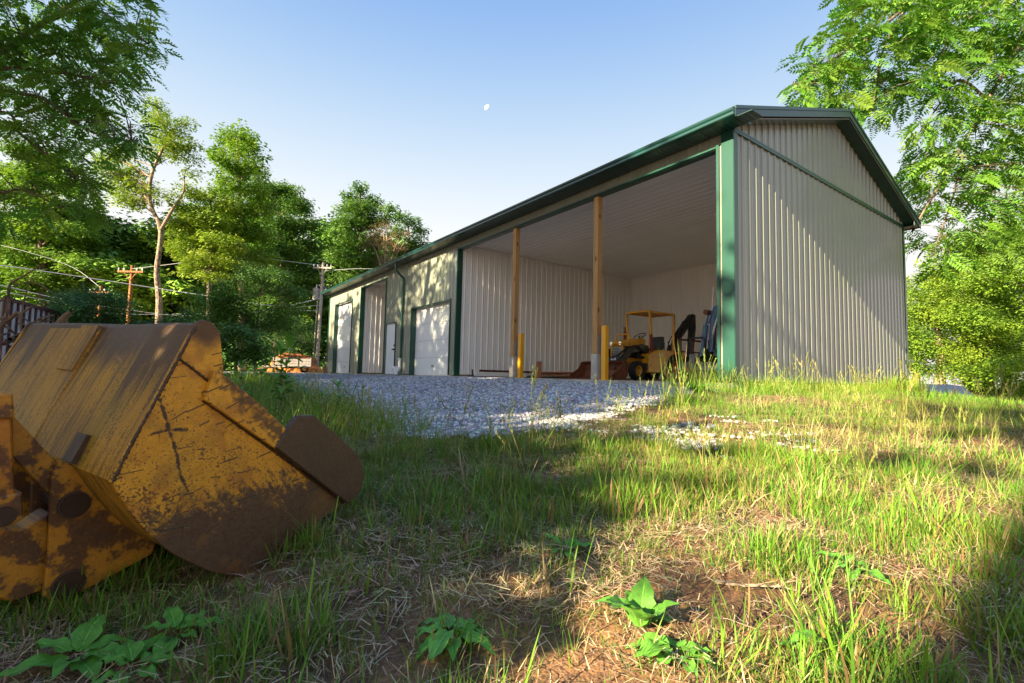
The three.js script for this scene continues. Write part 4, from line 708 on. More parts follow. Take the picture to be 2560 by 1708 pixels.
// ---------------------------------------------------------------- machines and stores inside the open bay
const MM = {
  yel: phy({ map: tex(256, 256, (u, v) => { const n = fbm(u * 6, v * 6, 3, 5, 6), d = smooth(0.6, 0.75, fbm(u * 9, v * 9, 13, 4, 9)); return lerp3([222 - n * 30, 156 - n * 24, 10], [96, 72, 40], d * 0.55); }), roughness: 0.42, clearcoat: 0.25, clearcoatRoughness: 0.3 }),
  blk: std({ map: tex(128, 128, (u, v) => { const k = 20 + 22 * fbm(u * 10, v * 10, 5, 4, 10); return [k, k, k * 1.02]; }), roughness: 0.5 }),
  rub: std({ color: lin(0.016, 0.015, 0.014), roughness: 0.88 }),
  red: std({ color: lin(0.16, 0.012, 0.012), roughness: 0.5 }),
  rust: std({ map: tex(256, 256, (u, v) => { const n = fbm(u * 8, v * 8, 6, 5, 8), f = noise(u * 90, v * 90, 4, 90); return lerp3([84, 46, 28], [142, 84, 52], n).map(c => c * (0.8 + f * 0.35)); }), roughness: 0.72, metalness: 0.2 }),
  blue: std({ map: tex(128, 128, (u, v) => { const d = smooth(0.55, 0.75, fbm(u * 7, v * 7, 9, 4, 7)); return lerp3([66, 100, 136], [128, 124, 116], d * 0.8); }), roughness: 0.45 }),
  gal: std({ map: tex(128, 128, (u, v) => { const k = 120 + 50 * fbm(u * 9, v * 9, 4, 4, 9); return [k, k * 0.98, k * 0.94]; }), roughness: 0.5, metalness: 0.5 }),
  board: std({ map: tex(256, 256, (u, v) => { const k = 0.7 + 0.4 * fbm(u * 3, v * 40, 4, 3) + 0.2 * noise(u * 6, v * 120, 3); return [150 * k, 96 * k, 60 * k]; }), roughness: 0.85 }),
  grey: std({ map: tex(256, 256, (u, v) => { const k = 0.75 + 0.35 * fbm(u * 40, v * 4, 4, 3); return [124 * k, 120 * k, 116 * k]; }), roughness: 0.9 }),
  chrome: std({ color: lin(0.6, 0.6, 0.6), metalness: 1, roughness: 0.18 }),
};
function wheel(parent, x, y, z, R_, w, rim, n) {
  const s = Math.sign(x) || 1, c = V3(x, y, z), rt = (a, b) => new THREE.Vector2(a, b);
  const tyre = new THREE.LatheGeometry([rt(rim, -w * .36), rt(rim + 0.02, -w * .46), rt(R_ * .86, -w * .5), rt(R_ * .95, -w * .44), rt(R_ * .965, -w * .3), rt(R_ * .965, w * .3), rt(R_ * .95, w * .44), rt(R_ * .86, w * .5), rt(rim + 0.02, w * .46), rt(rim, w * .36)], 40).rotateZ(Math.PI / 2);
  const wh = part('wheel', tyre.translate(c.x, c.y, c.z), MM.rub, parent), lugs = [];
  for (let k = 0; k < n; k++) for (const q of [-1, 1]) { const a = (k + (q > 0 ? 0.5 : 0)) / n * 6.283, g = new THREE.BoxGeometry(w * 0.56, R_ * 0.07, R_ * 0.075); g.rotateY(q * 0.6); g.translate(q * w * 0.24, R_ * 0.965, 0); g.rotateX(a); g.translate(c.x, c.y, c.z); lugs.push(g); }
  part('tread', lugs, MM.rub, wh);
  const rimG = new THREE.LatheGeometry([rt(0.001, w * .12), rt(rim * .35, w * .13), rt(rim * .4, w * .02), rt(rim * .82, w * .0), rt(rim * .9, w * .34), rt(rim * 1.03, w * .37), rt(rim * 1.03, w * .3), rt(rim * 1.0, -w * .36)], 32).rotateZ(-s * Math.PI / 2);
  part('rim', rimG.translate(c.x, c.y, c.z), MM.yel, wh);
  part('hub', cyl(V3(x + s * w * .02, y, z), V3(x + s * w * .24, y, z), rim * 0.24, rim * 0.2, 18), MM.yel, wh);
}
{
  const t = thing('backhoe_tractor', 'small yellow backhoe tractor with a tube roll canopy and rusty front bucket', 'tractor', V3(-4.85, 0, -3.6));
  for (const s of [-1, 1]) { wheel(t, s * 0.40, 0.375, -0.9, 0.375, 0.27, 0.2, 16); wheel(t, s * 0.42, 0.265, 0.68, 0.265, 0.2, 0.14, 14); }
  part('chassis', [bx(-0.24, 0.24, 0.3, 0.62, -1.25, 0.95, 0.02), bx(-0.3, 0.3, 0.22, 0.34, -0.55, 0.4, 0.02), bx(-0.34, 0.34, 0.22, 0.3, 0.62, 0.74, 0.02)], MM.yel, t);
  part('front_axle', cyl(V3(-0.34, 0.265, 0.68), V3(0.34, 0.265, 0.68), 0.045), MM.yel, t);
  for (const s of [-1, 1]) { // fenders, arched over the rear wheels
    const sh = new THREE.Shape(); sh.moveTo(0.32, 0.24); sh.lineTo(0.30, 0.72); sh.lineTo(-0.1, 0.86); sh.lineTo(-1.28, 0.84); sh.lineTo(-1.32, 0.66); sh.absarc(-0.9, 0.375, 0.43, 2.3, 0.25, true); sh.lineTo(-0.46, 0.26); sh.closePath();
    const g = new THREE.ExtrudeGeometry(sh, { depth: 0.26, bevelEnabled: true, bevelSize: 0.012, bevelThickness: 0.012, bevelSegments: 1 }); g.rotateY(-Math.PI / 2); g.translate(s > 0 ? 0.52 : -0.26, 0, 0);
    part('fender', boxUV(g), MM.yel, t);
  }
  part('deck', bx(-0.26, 0.26, 0.62, 0.70, -0.62, 0.28), MM.blk, t);
  part('hood', (() => { const g = prism([[0.12, 0.98], [1.0, 0.93], [1.06, 0.99], [1.02, 1.03], [0.62, 1.12], [0.2, 1.18], [0.1, 1.14]], 0.44, 0.02); g.rotateY(-Math.PI / 2); g.translate(0.22, 0, 0); return boxUV(g); })(), MM.yel, t);
  part('engine', [bx(-0.2, 0.2, 0.6, 0.93, 0.2, 0.9, 0.01), cyl(V3(0.2, 0.72, 0.45), V3(0.3, 0.72, 0.45), 0.06), bx(0.2, 0.27, 0.8, 0.9, 0.3, 0.7)], MM.blk, t);
  const gr = part('grille', bx(-0.19, 0.19, 0.56, 0.93, 0.985, 1.0), MM.blk, t);
  for (let k = 0; k < 8; k++) part('slat', bx(-0.185, 0.185, 0.585 + k * 0.043, 0.605 + k * 0.043, 1.0, 1.012), MM.gal, gr);
  part('grille_frame', [bx(-0.225, -0.19, 0.52, 0.98, 0.96, 1.02), bx(0.19, 0.225, 0.52, 0.98, 0.96, 1.02), bx(-0.19, 0.19, 0.93, 0.965, 0.96, 1.02)], MM.yel, gr);
  part('brush_guard', tube([V3(-0.22, 1.08, 0.82), V3(-0.22, 1.24, 0.76), V3(-0.18, 1.27, 0.74), V3(0.18, 1.27, 0.74), V3(0.22, 1.24, 0.76), V3(0.22, 1.04, 0.82)], 0.02, 8, 40), MM.yel, t);
  // roll canopy: two hoops, roof sheet
  for (const [z, lean] of [[0.14, 0.1], [-0.95, -0.04]]) part('roll_hoop', tube([V3(-0.42, 0.78, z - lean), V3(-0.42, 1.3, z - lean * 0.5), V3(-0.42, 1.86, z), V3(-0.37, 1.95, z), V3(0.37, 1.95, z), V3(0.42, 1.86, z), V3(0.42, 1.3, z - lean * 0.5), V3(0.42, 0.78, z - lean)], 0.036, 10, 70), MM.yel, t);
  part('hoop_sleeve', tube([V3(0.42, 0.8, 0.045), V3(0.42, 1.3, 0.09)], 0.045, 10, 4), MM.red, t);
  part('canopy', [bx(-0.36, 0.36, 1.965, 1.985, -0.97, 0.18, 0.008), bx(-0.36, -0.33, 1.92, 1.965, -0.95, 0.14), bx(0.33, 0.36, 1.92, 1.965, -0.95, 0.14)], MM.yel, t);
  // seat, steering, levers
  const seat = part('seat', bx(-0.22, 0.22, 0.84, 0.94, -0.72, -0.3, 0.03), MM.blk, t); part('seat_back', bx(-0.21, 0.21, 0.93, 1.3, -0.8, -0.71, 0.03), MM.blk, seat); part('seat_pedestal', bx(-0.12, 0.12, 0.68, 0.85, -0.6, -0.4), MM.blk, seat);
  const sw = part('steering_wheel', new THREE.TorusGeometry(0.17, 0.014, 8, 30).rotateX(-1.0).translate(0, 1.27, 0.06), MM.blk, t);
  part('steering_column', cyl(V3(0, 0.9, 0.2), V3(0, 1.27, 0.06), 0.02), MM.blk, sw); part('spoke', [bar(V3(-0.17, 1.27, 0.06), V3(0.17, 1.27, 0.06), 0.012, 0.012), bar(V3(0, 1.27, 0.06), V3(0, 1.13, -0.03), 0.012, 0.012)], MM.blk, sw);
  for (let k = 0; k < 3; k++) { const l = part('lever', cyl(V3(0.12 + k * 0.09, 0.84, -0.92 - k * 0.04), V3(0.14 + k * 0.1, 1.1 + 0.04 * k, -0.88 - k * 0.05), 0.008, 0.008, 8), MM.blk, t); part('knob', new THREE.SphereGeometry(0.022, 10, 8).translate(0.14 + k * 0.1, 1.11 + 0.04 * k, -0.88 - k * 0.05), MM.blk, l); }
  // loader: arms, cylinders, lettered cross plate, rusty bucket
  for (const s of [-1, 1]) {
    const a = prism([[0.22, 0.98], [0.42, 1.0], [0.95, 0.86], [1.2, 0.62], [1.5, 0.42], [1.52, 0.3], [1.42, 0.28], [1.06, 0.52], [0.86, 0.72], [0.3, 0.86]], 0.06, 0.006).rotateY(-Math.PI / 2).translate(s * 0.34 + 0.03, 0, 0);
    const arm = part('loader_arm', boxUV(a), MM.blk, t); part('lift_cylinder', [cyl(V3(s * 0.34, 0.6, 0.0), V3(s * 0.34, 0.66, 0.55), 0.035), cyl(V3(s * 0.34, 0.66, 0.55), V3(s * 0.34, 0.7, 0.95), 0.018)], MM.blk, arm);
    part('tower', bx(s * 0.34 - 0.05, s * 0.34 + 0.05, 0.5, 0.98, 0.14, 0.28, 0.01), MM.blk, t);
    part('tilt_cylinder', [cyl(V3(s * 0.28, 0.86, 0.95), V3(s * 0.28, 0.68, 1.25), 0.03), cyl(V3(s * 0.28, 0.68, 1.25), V3(s * 0.28, 0.58, 1.52), 0.016)], MM.blk, t);
  }
  const cp = part('cross_plate', bx(-0.34, 0.34, 0.50, 0.64, 1.14, 1.17, 0.004), MM.blk, t);
  const font = await new FontLoader().loadAsync('fonts/droid/droid_sans_bold.typeface.json');
  const lt = new TextGeometry('ALA', { font, size: 0.075, depth: 0.003, curveSegments: 3 }); lt.translate(-0.08, 0.535, 1.171); part('lettering', lt, std({ color: lin(0.7, 0.7, 0.72), roughness: 0.5 }), cp);
  const bp = [[1.42, 0.46], [1.5, 0.5], [1.62, 0.48], [1.5, 0.40], [1.46, 0.26], [1.5, 0.12], [1.6, 0.05], [2.08, 0.02], [2.08, 0.0], [1.58, 0.025], [1.47, 0.1], [1.42, 0.26]];
  const bk = part('bucket', boxUV(prism(bp, 1.5).rotateY(-Math.PI / 2).translate(0.75, 0, 0)), MM.rust, t, 'rusty front bucket');
  for (const s of [-1, 1]) part('bucket_side', boxUV(prism([[1.42, 0.46], [1.62, 0.48], [1.72, 0.3], [2.04, 0.12], [2.08, 0.0], [1.58, 0.02], [1.45, 0.12]], 0.016).rotateY(-Math.PI / 2).translate(s * 0.758 + 0.008, 0, 0)), MM.rust, bk);
  part('exhaust', [cyl(V3(-0.12, 1.1, 0.55), V3(-0.12, 1.5, 0.55), 0.028), cyl(V3(-0.12, 1.18, 0.55), V3(-0.12, 1.38, 0.55), 0.045)], MM.rust, t);
  for (const s of [-1, 1]) part('headlight', cyl(V3(s * 0.16, 1.0, 1.04), V3(s * 0.16, 1.0, 1.075), 0.045, 0.05), MM.chrome, t);
  for (let k = 0; k < 4; k++) part('hose', tube([V3(0.2 - k * 0.08, 0.78, -1.2), V3(0.26 - k * 0.1, 1.15 + k * 0.05, -1.42), V3(0.1 - k * 0.04, 1.35 + k * 0.06, -1.72), V3(0.07 - k * 0.05, 1.75 + k * 0.05, -2.12)], 0.014, 6, 22), MM.rub, t);
  for (let k = 0; k < 2; k++) part('hose', tube([V3(0.3, 0.62 + k * 0.04, 0.1), V3(0.4, 0.8, 0.35), V3(0.38, 0.92 + k * 0.03, 0.7), V3(0.33, 0.82, 1.02)], 0.013, 6, 20), MM.rub, t);
  part('decal', bx(0.533, 0.536, 0.70, 0.76, -0.3, -0.12), std({ color: lin(0.55, 0.55, 0.5), roughness: 0.5 }), t);
  part('tool_box', bx(0.3, 0.5, 0.3, 0.48, 0.05, 0.4, 0.015), MM.blk, t);
  part('step', [bx(0.3, 0.52, 0.24, 0.26, -0.42, -0.1), bx(0.34, 0.36, 0.24, 0.4, -0.4, -0.38), bx(0.34, 0.36, 0.24, 0.4, -0.14, -0.12)], MM.blk, t);
  // backhoe folded up behind
  const seg = (name, pts, w, x = 0) => part(name, boxUV(prism(pts, w, 0.006).rotateY(-Math.PI / 2).translate(x + w / 2, 0, 0)), MM.blk, t);
  seg('swing_frame', [[-1.25, 0.35], [-1.55, 0.3], [-1.6, 0.9], [-1.45, 1.1], [-1.25, 0.8]], 0.22);
  seg('boom', [[-1.42, 0.98], [-1.58, 0.92], [-1.85, 1.35], [-2.42, 1.9], [-2.48, 2.08], [-2.36, 2.1], [-1.85, 1.65], [-1.6, 1.4]], 0.13);
  seg('dipper', [[-2.5, 2.1], [-2.36, 2.12], [-2.3, 1.9], [-2.2, 0.85], [-2.3, 0.75], [-2.38, 0.8], [-2.52, 1.7]], 0.11, 0.05);
  seg('hoe_bucket', [[-2.3, 0.8], [-2.15, 0.75], [-1.9, 0.55], [-1.86, 0.3], [-2.0, 0.2], [-2.3, 0.35]], 0.32);
  for (const [a, b] of [[V3(0.1, 1.2, -1.6), V3(0.1, 1.95, -2.15)], [V3(-0.08, 1.6, -1.95), V3(-0.08, 2.12, -2.4)], [V3(0.12, 1.85, -2.42), V3(0.12, 1.0, -2.18)]]) part('ram', [cyl(a, a.clone().lerp(b, 0.6), 0.035), cyl(a.clone().lerp(b, 0.6), b, 0.018)], MM.blk, t);
  for (const s of [-1, 1]) part('stabiliser', bar(V3(s * 0.25, 0.7, -1.4), V3(s * 0.62, 0.06, -1.5), 0.09, 0.08), MM.blk, t);
}
{ // trailer carrying the blue digger
  const t = thing('flatbed_trailer', 'low rusty flatbed trailer with its ramps down beside the tractor', 'trailer', V3(-1.7, 0, -3.2));
  part('deck', bx(-0.85, 0.85, 0.36, 0.44, -1.9, 1.1, 0.01), MM.grey, t);
  part('frame', [bx(-0.87, -0.78, 0.26, 0.36, -1.95, 1.12), bx(0.78, 0.87, 0.26, 0.36, -1.95, 1.12), bx(-0.78, 0.78, 0.26, 0.36, 1.02, 1.12)], MM.gal, t);
  part('rail', [bx(-0.88, -0.84, 0.44, 0.98, 0.98, 1.02), bx(-0.88, -0.84, 0.44, 0.98, 0.5, 0.54), bar(V3(-0.86, 0.98, 1.02), V3(-0.86, 0.98, 0.2), 0.04, 0.04), bar(V3(-0.86, 0.7, 1.02), V3(-0.86, 0.7, 0.2), 0.03, 0.03)], MM.rust, t);
  part('upright', bx(-0.5, -0.36, 0.02, 0.62, 1.13, 1.2, 0.006), MM.grey, t); part('upright', bx(-0.72, -0.6, 0.02, 0.42, 1.16, 1.26, 0.006), MM.grey, t);
  part('ramp', bar(V3(-1.55, 0.28, 0.62), V3(-0.45, 0.03, 1.75), 0.26, 0.04), MM.board, t); part('ramp', bar(V3(-0.55, 0.3, 1.2), V3(0.35, 0.03, 2.0), 0.24, 0.04), MM.board, t);
  for (const s of [-1, 1]) wheel(t, s * 0.98, 0.32, -0.8, 0.32, 0.2, 0.19, 12);
}
{
  const t = thing('blue_digger', 'weathered blue digger with a bent boom standing on the trailer', 'digger', V3(-1.55, 0.44, -3.0));
  const B = (name, pts, w, x, m = MM.blue) => part(name, boxUV(prism(pts, w, 0.008).rotateY(-Math.PI / 2).translate(x + w / 2, 0, 0)), m, t);
  part('body', bx(-0.6, 0.75, 0.1, 0.55, -1.2, 0.35, 0.03), MM.blk, t);
  part('side_panel', bx(-0.42, 0.4, 0.16, 0.48, 0.352, 0.39, 0.02), std({ color: lin(0.33, 0.45, 0.6), roughness: 0.4 }), t, 'pale blue front panel');
  part('boom', tube([V3(-0.4, 0.25, 0.5), V3(-0.36, 0.8, 0.5), V3(-0.3, 1.1, 0.5), V3(-0.12, 1.3, 0.5), V3(0.3, 1.38, 0.5)], 0.075, 8, 30), MM.blue, t);
  part('boom_plate', boxUV(prism([[-0.46, 0.9], [-0.3, 0.86], [0.02, 1.16], [0.4, 1.28], [0.4, 1.46], [0.0, 1.44], [-0.34, 1.24]], 0.12, 0.008).translate(0, 0, 0.42)), MM.blue, t);
  part('ram', [cyl(V3(-0.56, 0.15, 0.62), V3(-0.48, 0.86, 0.6), 0.06), cyl(V3(-0.48, 0.86, 0.6), V3(-0.42, 1.12, 0.58), 0.026)], MM.blue, t);
  part('ram_eye', cyl(V3(-0.44, 1.14, 0.52), V3(-0.44, 1.14, 0.68), 0.06), MM.rust, t);
  for (let k = 0; k < 4; k++) part('hose', tube([V3(-0.34 + k * 0.05, 0.3, 0.6), V3(-0.26 + k * 0.06, 0.7 + 0.05 * k, 0.66), V3(-0.1 + k * 0.05, 1.15, 0.62), V3(0.25, 1.42 - k * 0.04, 0.6)], 0.017, 6, 24), k % 2 ? MM.blk : MM.chrome, t);
  part('guard_rail', [tube([V3(-0.8, 0, 0.7), V3(-0.8, 0.52, 0.7), V3(-0.75, 0.56, 0.7), V3(-0.5, 0.56, 0.7), V3(-0.46, 0.5, 0.7), V3(-0.46, 0, 0.7)], 0.02, 8, 40)], MM.blk, t);
  part('antenna', cyl(V3(-0.4, 1.2, 0.48), V3(-0.37, 1.75, 0.46), 0.012, 0.006, 8), MM.chrome, t);
  for (const s of [-1, 1]) part('track', boxUV(prism([[-1.2, 0.14], [-1.1, 0.02], [0.5, 0.02], [0.6, 0.14], [0.5, 0.3], [-1.1, 0.3]], 0.24, 0.02).rotateY(-Math.PI / 2).translate(s * 0.55 + 0.12, 0, 0)), MM.rub, t);
}
{ // stores along the partition wall
  solo('steel_beam', [bx(-9.02, -8.92, 0.215, 0.226, -5.6, -0.75), bx(-8.975, -8.965, 0.17, 0.215, -5.6, -0.75), bx(-9.02, -8.92, 0.16, 0.17, -5.6, -0.75)], MM.rust, 'long dark steel beam lying along the white partition wall', 'steel beam');
  solo('white_board', bx(-9.06, -8.88, 0.02, 0.155, -2.6, -0.6, 0.006), M.liner, 'white boxed board under the steel beam', 'board');
  solo('jack_stand', [bx(-8.95, -8.78, 0, 0.03, -0.5, -0.36), bar(V3(-8.86, 0.02, -0.43), V3(-8.9, 0.22, -0.45), 0.05, 0.05)], MM.blk, 'small black stand at the corner by the green bay trim', 'stand');
  const R = rng(77), L_ = ['pale brown plank on top of the lumber pile', 'long reddish plank at the bottom of the lumber pile', 'warped dark plank in the lumber pile', 'short plank lying across the lumber pile', 'weathered plank leaning off the lumber pile', 'thin batten at the front of the lumber pile', 'split plank at the back of the lumber pile', 'broad plank in the middle of the lumber pile', 'narrow brown plank flat on the slab by the lumber pile'];
  L_.forEach((lb, k) => { const x = -7.6 + (R() - .5) * 1.0, z = -3.2 + (R() - .5) * 1.6, a = (R() - .5) * 0.9, l = 1.2 + R() * 1.4, y = 0.03 + (k % 4) * 0.045; const d = V3(Math.cos(a) * l / 2, (R() - .5) * 0.06, Math.sin(a) * l / 2), c = V3(x, y + 0.03, z); solo('plank', bar(c.clone().sub(d), c.clone().add(d), 0.16, 0.035), k % 3 ? MM.board : MM.rust, lb, 'plank', 'lumber pile in the open bay'); });
  solo('upright_slab', bar(V3(-7.75, 0.0, -2.2), V3(-7.8, 0.52, -2.25), 0.16, 0.06), MM.board, 'short reddish board standing on end behind the guard post', 'board');
}
// ---------------------------------------------------------------- poles, wires and things at the edge of the yard
const poleWood = std({ map: barkTex([120, 110, 102], [176, 168, 160]), roughness: 0.9 }), poleBrown = std({ map: barkTex([104, 66, 36], [158, 106, 62]), roughness: 0.9 });
function pole(label, D, x, yTop, m, r, lean, armPx, extra) {
  const top = pix(x, yTop, D), b = footOf(V3(top.x - lean, 0, top.z)), t = thing('utility_pole', label, 'utility pole', b, 0, 'utility poles'), l = top.clone().sub(b);
  part('pole', boxUV(new THREE.CylinderGeometry(r * 0.7, r, 1, 14).translate(0, 0.5, 0).applyMatrix4(new THREE.Matrix4().makeShear(lean / l.y, 0, 0, 0, 0, 0).identity())).applyMatrix4(new THREE.Matrix4().makeScale(1, l.y, 1)).applyQuaternion(new THREE.Quaternion().setFromUnitVectors(V3(0, 1, 0), l.clone().normalize())), m, t);
  const half = pxr(armPx, D) / 2, ad = RT.clone().setY(0).normalize(), ya = l.y - 0.45, c = l.clone().multiplyScalar(ya / l.y).addScaledVector(FW, -r);
  const arm = part('crossarm', bar(c.clone().addScaledVector(ad, -half), c.clone().addScaledVector(ad, half), 0.09, 0.12), m, t);
  for (const q of [-0.92, -0.5, 0.5, 0.92]) { const p = c.clone().addScaledVector(ad, half * q); part('insulator', new THREE.LatheGeometry([[0.001, 0.2], [0.03, 0.19], [0.045, 0.15], [0.03, 0.13], [0.05, 0.1], [0.02, 0.06], [0.015, 0]].map(v => new THREE.Vector2(...v)), 10).translate(p.x, p.y + 0.06, p.z), M.pvc, arm); }
  part('brace', [bar(c.clone().addScaledVector(ad, -half * 0.55), l.clone().multiplyScalar((ya - 0.6) / l.y).addScaledVector(FW, -r), 0.03, 0.03), bar(c.clone().addScaledVector(ad, half * 0.55), l.clone().multiplyScalar((ya - 0.6) / l.y).addScaledVector(FW, -r), 0.03, 0.03)], m, arm);
  if (extra) extra(t, l); return { t, b, l, at: y => b.clone().add(l.clone().multiplyScalar(y / l.y)) };
}
const p1 = pole('grey utility pole with a can transformer beside the far end of the barn', 36, 808.5, 655, poleWood, 0.135, 0.42, 46, (t, l) => {
  const c = l.clone().multiplyScalar(0.715).addScaledVector(RT, -0.38), tr = part('transformer', new THREE.CylinderGeometry(0.24, 0.24, 0.85, 20).translate(c.x, c.y, c.z), MM.gal, t); part('bushing', cyl(c.clone().add(V3(0, 0.42, 0)), c.clone().add(V3(0.05, 0.7, 0)), 0.05, 0.03, 10), M.pvc, tr);
  const s = l.clone().normalize(), o = RT.clone().multiplyScalar(-0.3); part('conduit', cyl(s.clone().multiplyScalar(0.2).add(o), s.clone().multiplyScalar(5.4).addScaledVector(o, 0.8), 0.05), MM.gal, t);
});
const p2 = pole('brown utility pole with a single crossarm behind the bucket lip', 34, 331, 664, poleBrown, 0.14, 0.05, 64);
const p3 = pole('distant brown utility pole showing only its crossarm above the shrub', 36, 253, 716, poleBrown, 0.13, 0, 50);
const wireMat = std({ color: lin(0.5, 0.52, 0.54), roughness: 0.5 });
function wire(label, pts, r) { solo('overhead_wire', tube(pts, r, 5, 60), wireMat, label, 'wire', 'overhead wires'); }
wire('thick overhead wire running low from the grey pole past the slender tree', [pix(-300, 632, 22), pix(0, 664, 25), pix(200, 692, 28), pix(390, 721, 30.5), pix(560, 746, 32.5), pix(700, 765, 34.5), p1.at(5.6)], 0.028);
wire('second overhead wire crossing in front of the brush pile', [pix(-250, 680, 18), pix(0, 714, 21), pix(130, 743, 24), pix(300, 772, 29), pix(500, 790, 33), p1.at(5.1)], 0.02);
wire('thin overhead wire above the striped trailer', [pix(-250, 700, 18), pix(0, 729, 21), pix(130, 754, 24), pix(330, 786, 29), p1.at(4.7)], 0.014);
wire('high thin wire running from the grey pole up towards the boughs', [p1.at(8.0), pix(600, 645, 35), pix(330, 672, 33.9)], 0.016);
wire('thin wire running from the grey pole over the barn roof', [p1.at(7.6), pix(900, 672, 36), pix(1000, 676, 37), pix(1300, 690, 40)], 0.014);
wire('slanting wire high among the left trees', [pix(-100, 590, 34), pix(60, 628, 35), pix(180, 668, 36), p3.at(6.3)], 0.016);
// striped trailer body
{
  const a = pix(14, 745, 16), b = pix(152, 783, 20.4), gy = footOf(a).y + 0.3, top = a.y, d = b.clone().sub(a).setY(0), Ln = d.length(), ang = Math.atan2(-d.z, d.x);
  const t = thing('box_trailer', 'white box trailer with dark red upright ribs behind the brush pile', 'trailer', V3(a.x, gy, a.z), ang), hgt = top - gy, red = std({ color: lin(0.07, 0.018, 0.03), roughness: 0.6 }), wht = std({ map: tex(128, 256, (u, v) => { const n = fbm(u * 5, v * 2, 8, 4); return [196 - n * 60, 200 - n * 56, 200 - n * 50]; }), roughness: 0.55 });
  part('body', bx(0, Ln, 0.05, hgt - 0.04, -2.2, -0.03), wht, t);
  part('top_rail', bx(-0.04, Ln + 0.04, hgt - 0.06, hgt + 0.05, -0.06, 0.03), red, t); part('bottom_rail', bx(-0.04, Ln + 0.04, 0, 0.1, -0.06, 0.03), red, t);
  for (let k = 0; k <= 10; k++) part('rib', bx(Ln * k / 10 - 0.045, Ln * k / 10 + 0.045, 0.1, hgt - 0.06, -0.03, 0.02), red, t);
  part('end_panel', bx(-0.02, 0, 0.06, hgt - 0.05, -2.2, -0.06), std({ color: lin(0.3, 0.32, 0.28), roughness: 0.7 }), t);
}
{ // brush pile of dead limbs
  const D = 12.5, b = footOf(pix(20, 900, D)), dead = std({ map: barkTex([76, 64, 54], [142, 124, 106]), roughness: 0.95 });
  const t = thing('brush_pile', 'tangled pile of grey dead branches behind the bucket', 'brush pile', b), lc = v => v.clone().sub(b), R = rng(91);
  const br = (pts, r) => part('branch', boxUV(tube(pts.map(([x, y, dd = 0]) => lc(pix(x, y, D + dd))), u => r * (1.1 - 0.8 * u), 7, 20)), dead, t);
  br([[-20, 860], [18, 780], [22, 720], [35, 703], [60, 690], [95, 667]], 0.05); br([[35, 715], [60, 708], [82, 704]], 0.022); br([[52, 800], [60, 750], [75, 705], [90, 672]], 0.022); br([[82, 704], [110, 718], [145, 742]], 0.016); br([[90, 752], [105, 728], [118, 720]], 0.014);
  br([[140, 830], [160, 795], [176, 780]], 0.14); br([[-40, 840], [20, 800], [48, 782], [52, 830]], 0.07); br([[-60, 770], [0, 752], [14, 742]], 0.06);
  for (let k = 0; k < 26; k++) { const x = -60 + R() * 150, y = 785 + R() * 90, a = (R() - .5) * 1.2, l = 30 + R() * 60; br([[x, y, R()], [x + Math.cos(a) * l * .5, y + Math.sin(a) * l * .5 - 4, R()], [x + Math.cos(a) * l, y + Math.sin(a) * l, R()]], 0.02 + R() * 0.035); }
}
{ // weathered farm wagon and the soil heap behind it
  const D = 31, a = pix(682, 920, D), c = V3(a.x, H(a.x, a.z), a.z), ang = Math.atan2(-RT.z, RT.x), t = thing('farm_wagon', 'grey weathered farm wagon box standing beyond the gravel', 'wagon', c, ang);
  const w = pxr(96, D), h = 0.62;
  part('bed', bx(0, w, 0.34, 0.42, 0, 1.4), MM.grey, t);
  for (let k = 0; k < 3; k++) for (const [x0, x1] of [[0.02, w * 0.63], [w * 0.66, w]]) part('side_board', bx(x0, x1, 0.42 + k * 0.17, 0.57 + k * 0.17, -0.03, 0), MM.grey, t);
  for (const x of [0, w * 0.3, w * 0.63, w * 0.97]) part('stake', bx(x, x + 0.06, 0.36, 0.42 + 0.55, 0.003, 0.05), MM.grey, t);
  for (const x of [0.4, w - 0.45]) part('wheel', new THREE.TorusGeometry(0.2, 0.07, 8, 20).translate(x, 0.27, -0.06), MM.rub, t);
  part('drawbar', bar(V3(0.1, 0.36, 0.2), V3(-1.0, 0.2, 0.1), 0.08, 0.06), MM.rust, t); void h;
  const b2 = pix(735, 905, 36), g = new THREE.SphereGeometry(1, 28, 14, 0, 6.283, 0, 1.571), p = g.attributes.position; for (let i = 0; i < p.count; i++) { const k = 1 + (fbm(p.getX(i) * 3 + 5, p.getZ(i) * 3 + p.getY(i) * 2, 4, 4) - 0.5) * 0.7; p.setXYZ(i, p.getX(i) * 2.6 * k, p.getY(i) * 1.5 * k, p.getZ(i) * 1.8 * k); } g.computeVertexNormals(); g.translate(b2.x, H(b2.x, b2.z) - 0.1, b2.z);
  solo('soil_heap', g, std({ map: soilTex, color: lin(0.75, 0.34, 0.12), roughness: 0.95 }), 'orange brown heap of soil behind the farm wagon', 'soil heap');
}
